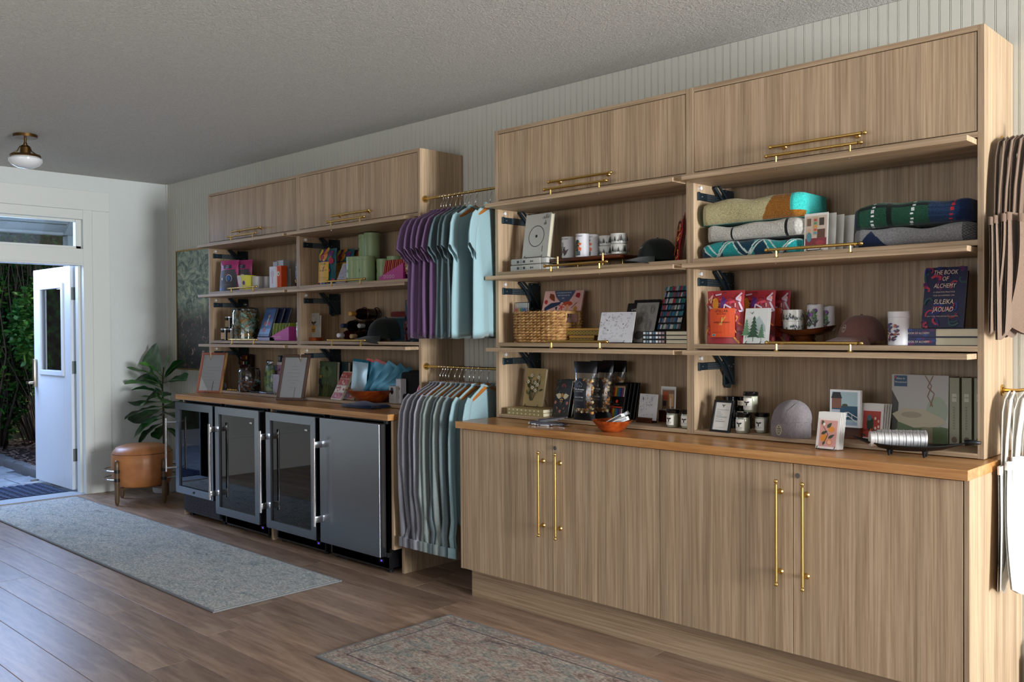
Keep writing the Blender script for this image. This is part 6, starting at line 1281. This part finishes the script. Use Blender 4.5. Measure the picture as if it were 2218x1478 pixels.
low = [(-3.925, HG, 'heather grey sweatshirt farthest left on the lower rail', -5), (-3.902, HG, 'heather grey sweatshirt second on the lower rail', -2), (-3.878, ('5f6068', '70717a'), 'dark heather sweatshirt third on the lower rail', 3), (-3.850, ('93949f', 'a2a3ad'), 'pale heather sweatshirt fourth on the lower rail', 6),
       (-3.800, SG, 'sage grey sweatshirt with long front sleeve, fifth on the lower rail', 6), (-3.760, SG, 'sage grey sweatshirt sixth on the lower rail', 3), (-3.723, ('5b6a70', '68777d'), 'dark slate sweatshirt seventh on the lower rail', 8), (-3.680, SG, 'sage grey sweatshirt eighth on the lower rail', 4), (-3.645, ('66757a', '748388'), 'slate sweatshirt ninth on the lower rail', 7),
       (-3.600, BL, 'pale blue sweatshirt tenth on the lower rail', 12), (-3.535, BL, 'pale blue sweatshirt at the right end of the lower rail', 18)]
for i, (x, c, lab, yw) in enumerate(low): garment(lab, x, 1.172, 's', *c, None, yaw=yw, seed=70+i, long_=True, width=.235)

# ------------------------------------------------ tote bags on the end panel
def hook(z, lab):
    t = thing('wall_hook', lab, 'hook', (XR, -.14, z)); part('rosette', M().frustum((0, 0, 0), (.006, 0, 0), .021, n=20).frustum((.006, 0, 0), (.010, 0, 0), .012, n=16), BRASS, t, smooth=40)
    part('peg', M().tube([(.008, 0, 0), (.05, 0, .0), (.085, 0, .006), (.12, 0, .012), (.135, 0, .03)], .0065, 10), BRASS, t, smooth=1); part('knob', M().ball((.137, 0, .036), .013, 14), BRASS, t, smooth=1)
hook(2.062, 'upper brass hook carrying the brown bags'); hook(1.150, 'lower brass hook carrying the white bags')
def tote(label, x, y0, zt, w_, h_, hh, ma, rz, seed, art=None, group=None, squash=1):
    random.seed(seed); ph = [rnd(0, 6) for _ in range(5)]
    t = thing('tote_bag', label, 'tote bag', (x, y0, zt), R(rz), group)
    def f(u, v, s_):
        fl = v**2; xx = s_*(.0035+.007*math.sin(math.pi*u)*v)+.006*math.sin(u*5+ph[0]+v*3)*v+fl*.028*math.sin(ph[1]+u*2); yy = (u-.5)*w_*(1+.02*math.sin(v*5+ph[2]))-fl*.04*squash; zz = -h_*v-fl*.020*math.sin(u*9+ph[3])-.03*(1-u)*fl*squash
        return (xx, yy, zz)
    m = M(); m.grid(lambda u, v: f(u, v, 1), 20, 20).grid(lambda u, v: f(u, v, -1), 20, 20)
    part('bag_body', m, ma, t, smooth=1)
    part('hem', M().rings([[(sx*.0052, (u-.5)*w_, z) for u, sx in [(i/12, 1) for i in range(13)]+[(1-i/12, -1) for i in range(13)]] for z in (.0, -.028)], cap=False), ma, t, smooth=1)
    for s_ in (-1, 1):
        pts = [(s_*.005, -.085, -.03), (s_*.007, -.070, hh*.35), (s_*.010, -.045, hh*.75), (s_*.008, -.018, hh*.97), (s_*.006, .006, hh), (s_*.008, .03, hh*.96), (s_*.010, .05, hh*.72), (s_*.007, .07, hh*.35), (s_*.005, .085, -.03)]
        a_ = [[(p[0]+sx*.0015, p[1]+(sy)*(.021 if 0 < i < 8 else .02)*(1 if p[1] < .006 else 1), p[2]+(.010*sy if i in (3, 4, 5) else 0)) for sx, sy in ((-1, -1), (1, -1), (1, 1), (-1, 1))] for i, p in enumerate(pts)]
        part('handle', M().rings(a_), ma, t, smooth=30)
    if art: art.put(t, lambda a, b, e: (f(a/w_+.5, 1-b/h_, 1)[0]+e+.001, f(a/w_+.5, 1-b/h_, 1)[1], f(a/w_+.5, 1-b/h_, 1)[2]), name='bag_print', ma=PRINTM)
    return t
BRN = fab('brown_canvas', '6d594b', '7c6757', sc_=(400,)*3); WHT = fab('white_canvas', 'd9d5cd', 'e9e6df', sc_=(400,)*3)
nb = ('brown canvas tote innermost against the oak end panel', 'second brown canvas tote from the oak panel', 'third brown canvas tote in the hanging bunch', 'fourth brown canvas tote in the hanging bunch')
for i in range(4): tote(nb[i], -.982+.024*i, -.235+.018*i, 1.760+.006*i, .36, .38, .295-.002*i, BRN, (2, -3, -4, -9)[i], 90+i)
a = Art(.36, .38); a.text('“', .02, .21, .06, 'e6dfd6')
tote('brown canvas tote outermost, with small white print', -.845, -.165, 1.772, .36, .385, .285, BRN, -20, 97, art=a, squash=.6)
for i in range(3): tote(('white canvas tote innermost against the base cabinet', 'white canvas tote in the middle of the lower hook', 'white canvas tote outermost on the lower hook')[i], (-.965, -.925, -.875)[i], -.22+.03*i, .900+.014*i, .32, .42, .243-.012*i, WHT, (3, -6, -22)[i], 100+i, squash=.8)

# ------------------------------------------------ stool, plant, painting
t = thing('leather_stool', 'round tan leather stool in a dark wooden four-legged frame', 'stool', (-7.345, -.54, 0))
LEA = mat('tan_leather', None, .42, build=lambda nt, b: (nt.links.new((q := noise_ramp(nt, (6, 6, 6), [(.3, '9a5f35'), (.7, 'b87a48')], detail=5))[1].outputs[0], b.inputs['Base Color']), bump(nt, b, q[0].outputs['Fac'], .1, .01)))
part('seat', M().lathe([(.001, .135), (.19, .135), (.215, .15), (.232, .22), (.236, .32), (.232, .395), (.228, .40), (.225, .41), (.20, .445), (.15, .462), (.001, .466)], n=48, cap=False), LEA, t, smooth=60)
part('piping', M().tube([(.231*math.cos(a_), .231*math.sin(a_), .402) for a_ in [2*math.pi*i/48 for i in range(48)]], .003, 6, close=True), mat('dark_stitch', '7a4a2a', .6), t, smooth=1)
for lx, ly in ((.07, -.237), (.239, .071), (-.238, -.068), (-.069, .24)):
    part('leg', M().lathe([(.002, 0), (.012, .004), (.018, .03), (.020, .30), (.0185, .345), (.010, .358), (.001, .361)], c=(lx, ly, 0), n=20, cap=False), mat('dark_bronze_wood', '5e4a34', .35, .2), t, smooth=60)
    part('leg_strap', M().lathe([(.0205, .19), (.0215, .193), (.0215, .212), (.0205, .215)], c=(lx, ly, 0), n=20, cap=False).lathe([(.0205, .26), (.0215, .263), (.0215, .282), (.0205, .285)], c=(lx, ly, 0), n=20, cap=False), BLACK, t)
for z in (.202, .272):
    for a0, a1 in ((196, 287), (16, 107)): part('side_loop', M().tube([((.245+.045*math.sin(math.pi*k/20))*math.cos(R(a0+(a1-a0)*k/20)), (.245+.045*math.sin(math.pi*k/20))*math.sin(R(a0+(a1-a0)*k/20)), z) for k in range(21)], .0045, 6), CHROME, t, smooth=1)
part('cross_brace', M().box(-.238, .238, -.012, .012, .118, .134).box(-.012, .012, -.238, .238, .118, .134), mat('dark_bronze_wood', '5e4a34', .35, .2), t).rotation_euler = (0, 0, R(16.5))
PX, PY = -7.60, -.235
t = thing('fiddle_leaf_fig', 'fiddle leaf fig with broad dark green leaves in a white pot', 'potted plant', (PX, PY, 0))
part('pot', M().lathe([(.001, .002), (.088, .002), (.094, .01), (.118, .25), (.120, .26), (.112, .26), (.105, .22), (.001, .215)], n=32, cap=False), mat('white_pot', 'c9ccd0', .5), t, smooth=50)
part('soil', M().frustum((0, 0, .20), (0, 0, .222), .104, n=24), mat('potting_soil', '2a2019', .95), t)
stem = [(0, 0, .2), (.01, -.005, .45), (-.005, 0, .7), (.0, -.01, .9), (.015, -.005, 1.08)]
part('trunk', M().tube(stem, .012, 8, rf=lambda i: .013-.002*i), mat('fig_bark', '4a3d2c', .8), t, smooth=1)
LEAF = mat('fig_leaf', None, .28, build=lambda nt, b: nt.links.new(noise_ramp(nt, (9, 9, 9), [(.35, '0f3316'), (.55, '1c4f22'), (.75, '2d6a2b')], detail=2)[1].outputs[0], b.inputs['Base Color']))
LEAFL = mat('young_fig_leaf', None, .3, build=lambda nt, b: nt.links.new(noise_ramp(nt, (9, 9, 9), [(.35, '3a7a28'), (.75, '5c9a3a')], detail=2)[1].outputs[0], b.inputs['Base Color']))
def figleaf(base, tip, wd, ma, droop=.05, roll_=0, cup=.2):
    base = Vector(base); tip = Vector(tip); d = tip-base; L_ = d.length; dn = d.normalized(); side = dn.cross(Vector((0, 0, 1))).normalized(); side = Matrix.Rotation(roll_, 3, dn) @ side; up = side.cross(dn)
    prof = [0, .04, .32, .55, .62, .66, .80, .96, 1.0, .86, .5, .05]; m = M(); n = len(prof)-1
    def f(u, v):
        k = u*n; i = min(n-1, int(k)); w_ = (prof[i]*(1-(k-i))+prof[i+1]*(k-i))*wd/2; q = (v-.5)*2
        return base+dn*L_*u+side*w_*q+up*(cup*w_*abs(q)**1.3+.05*w_*math.sin(u*22)*abs(q)-.0)+Vector((0, 0, -droop*u*u+droop*.6*math.sin(u*3.14)))
    m.grid(f, 22, 8); o = part('leaf', m, ma, t, smooth=1)
    mv = M().tube([f(k/8, .5)+up*.001-Vector((0, 0, 0)) for k in range(9)], .003, 5, rf=lambda i: .0035-.0003*i); part('midrib', mv, mat('leaf_rib', '5f8a3a', .5), o, smooth=1)
# leaves: (height on trunk, tip pixel, tip depth y, width)
leaves = [(1.02, 322, 752, -.22, .25, 0, 1.2), (.98, 268, 795, -.36, .13, 1, .3), (1.0, 300, 782, -.45, .14, 1, .3), (.90, 270, 826, -.40, .15, 1, .2), (.92, 292, 815, -.30, .16, 0, .5), (.84, 284, 838, -.48, .15, 0, .2), (.80, 236, 857, -.26, .09, 0, .1),
          (.98, 371, 760, -.20, .07, 0, .9), (.96, 400, 773, -.18, .08, 0, .6), (.93, 403, 818, -.26, .18, 0, .4), (.86, 352, 852, -.42, .14, 0, .4), (.78, 253, 888, -.36, .17, 0, .3), (.74, 270, 902, -.45, .17, 0, .1), (.72, 276, 922, -.34, .16, 0, .4),
          (.80, 352, 866, -.46, .15, 1, .5), (.74, 388, 880, -.28, .17, 0, .3), (.68, 384, 902, -.34, .16, 0, .2), (.66, 322, 912, -.50, .12, 0, .3), (.64, 290, 942, -.46, .16, 0, .2), (.60, 300, 958, -.42, .18, 0, .3), (.58, 345, 945, -.20, .16, 0, .4), (.55, 395, 948, -.14, .11, 0, .2), (.88, 325, 800, -.46, .16, 0, .9), (.84, 310, 870, -.52, .17, 0, .8)]
for i, (zb, px, py, y, wd, young, rl) in enumerate(leaves):
    p = at(px, py, y=y)-Vector((PX, PY, 0)); figleaf((0, -.01, zb), p, wd, LEAFL if young else LEAF, .03, rl*(1 if i % 2 else -1), .25)
# painting behind the shelf unit
t = thing('abstract_painting', 'abstract painting in greens and black with thin gold frame', 'painting', (-7.42, -.02, 1.04)); W = dict(parent=t, world=True)
def paint(nt, b):
    tcn = nt.nodes.new('ShaderNodeTexCoord'); s3 = nt.nodes.new('ShaderNodeSeparateXYZ'); nt.links.new(tcn.outputs['Object'], s3.inputs[0])
    n1, r1 = noise_ramp(nt, (5, 5, 7), [(.32, '1d2b2c'), (.44, '56706a'), (.54, '9aa898'), (.62, 'c3c6a8'), (.7, '7e9c94')], detail=8, rough=.75, dist=2.2)
    n2, r2 = noise_ramp(nt, (8, 8, 9), [(.4, '0d1418'), (.55, '18242a'), (.62, '8a5a5a'), (.68, 'd9d0b8'), (.74, '20303a')], detail=8, rough=.7, dist=2.5)
    mr = nt.nodes.new('ShaderNodeMapRange'); mr.inputs[1].default_value = .42; mr.inputs[2].default_value = .62; nt.links.new(s3.outputs['Z'], mr.inputs[0])
    mx = nt.nodes.new('ShaderNodeMix'); mx.data_type = 'RGBA'; nt.links.new(mr.outputs[0], mx.inputs[0]); nt.links.new(r2.outputs[0], mx.inputs[6]); nt.links.new(r1.outputs[0], mx.inputs[7]); nt.links.new(mx.outputs[2], b.inputs['Base Color'])
part('canvas', M().box(-7.738, -6.90, -.034, -.012, 1.062, 2.088), mat('oil_painting', None, .4, build=paint), **W)
part('frame', M().box(-7.75, -7.738, -.04, -.002, 1.05, 2.10).box(-6.90, -6.888, -.04, -.002, 1.05, 2.10).box(-7.738, -6.90, -.04, -.002, 1.05, 1.062).box(-7.738, -6.90, -.04, -.002, 2.088, 2.10), mat('thin_gold', '9a7a44', .35, .9), **W)
# low grey cover box on the wall right of the base cabinet
t = thing('wall_box', 'small grey-green service box low on the wall right of the cabinet', 'box', (-.86, -.03, .02)); part('box_body', M().box(-.075, .10, -.03, .03, 0, .135, .003), mat('grey_green_paint', '6d7063', .6), t); part('dark_grommet', M().frustum((-.045, -.005, .135), (-.045, -.005, .175), .016, n=14).frustum((-.045, -.005, .175), (-.02, -.005, .185), .014, n=12), BLACK, t, smooth=40)
bpy.context.view_layer.update()
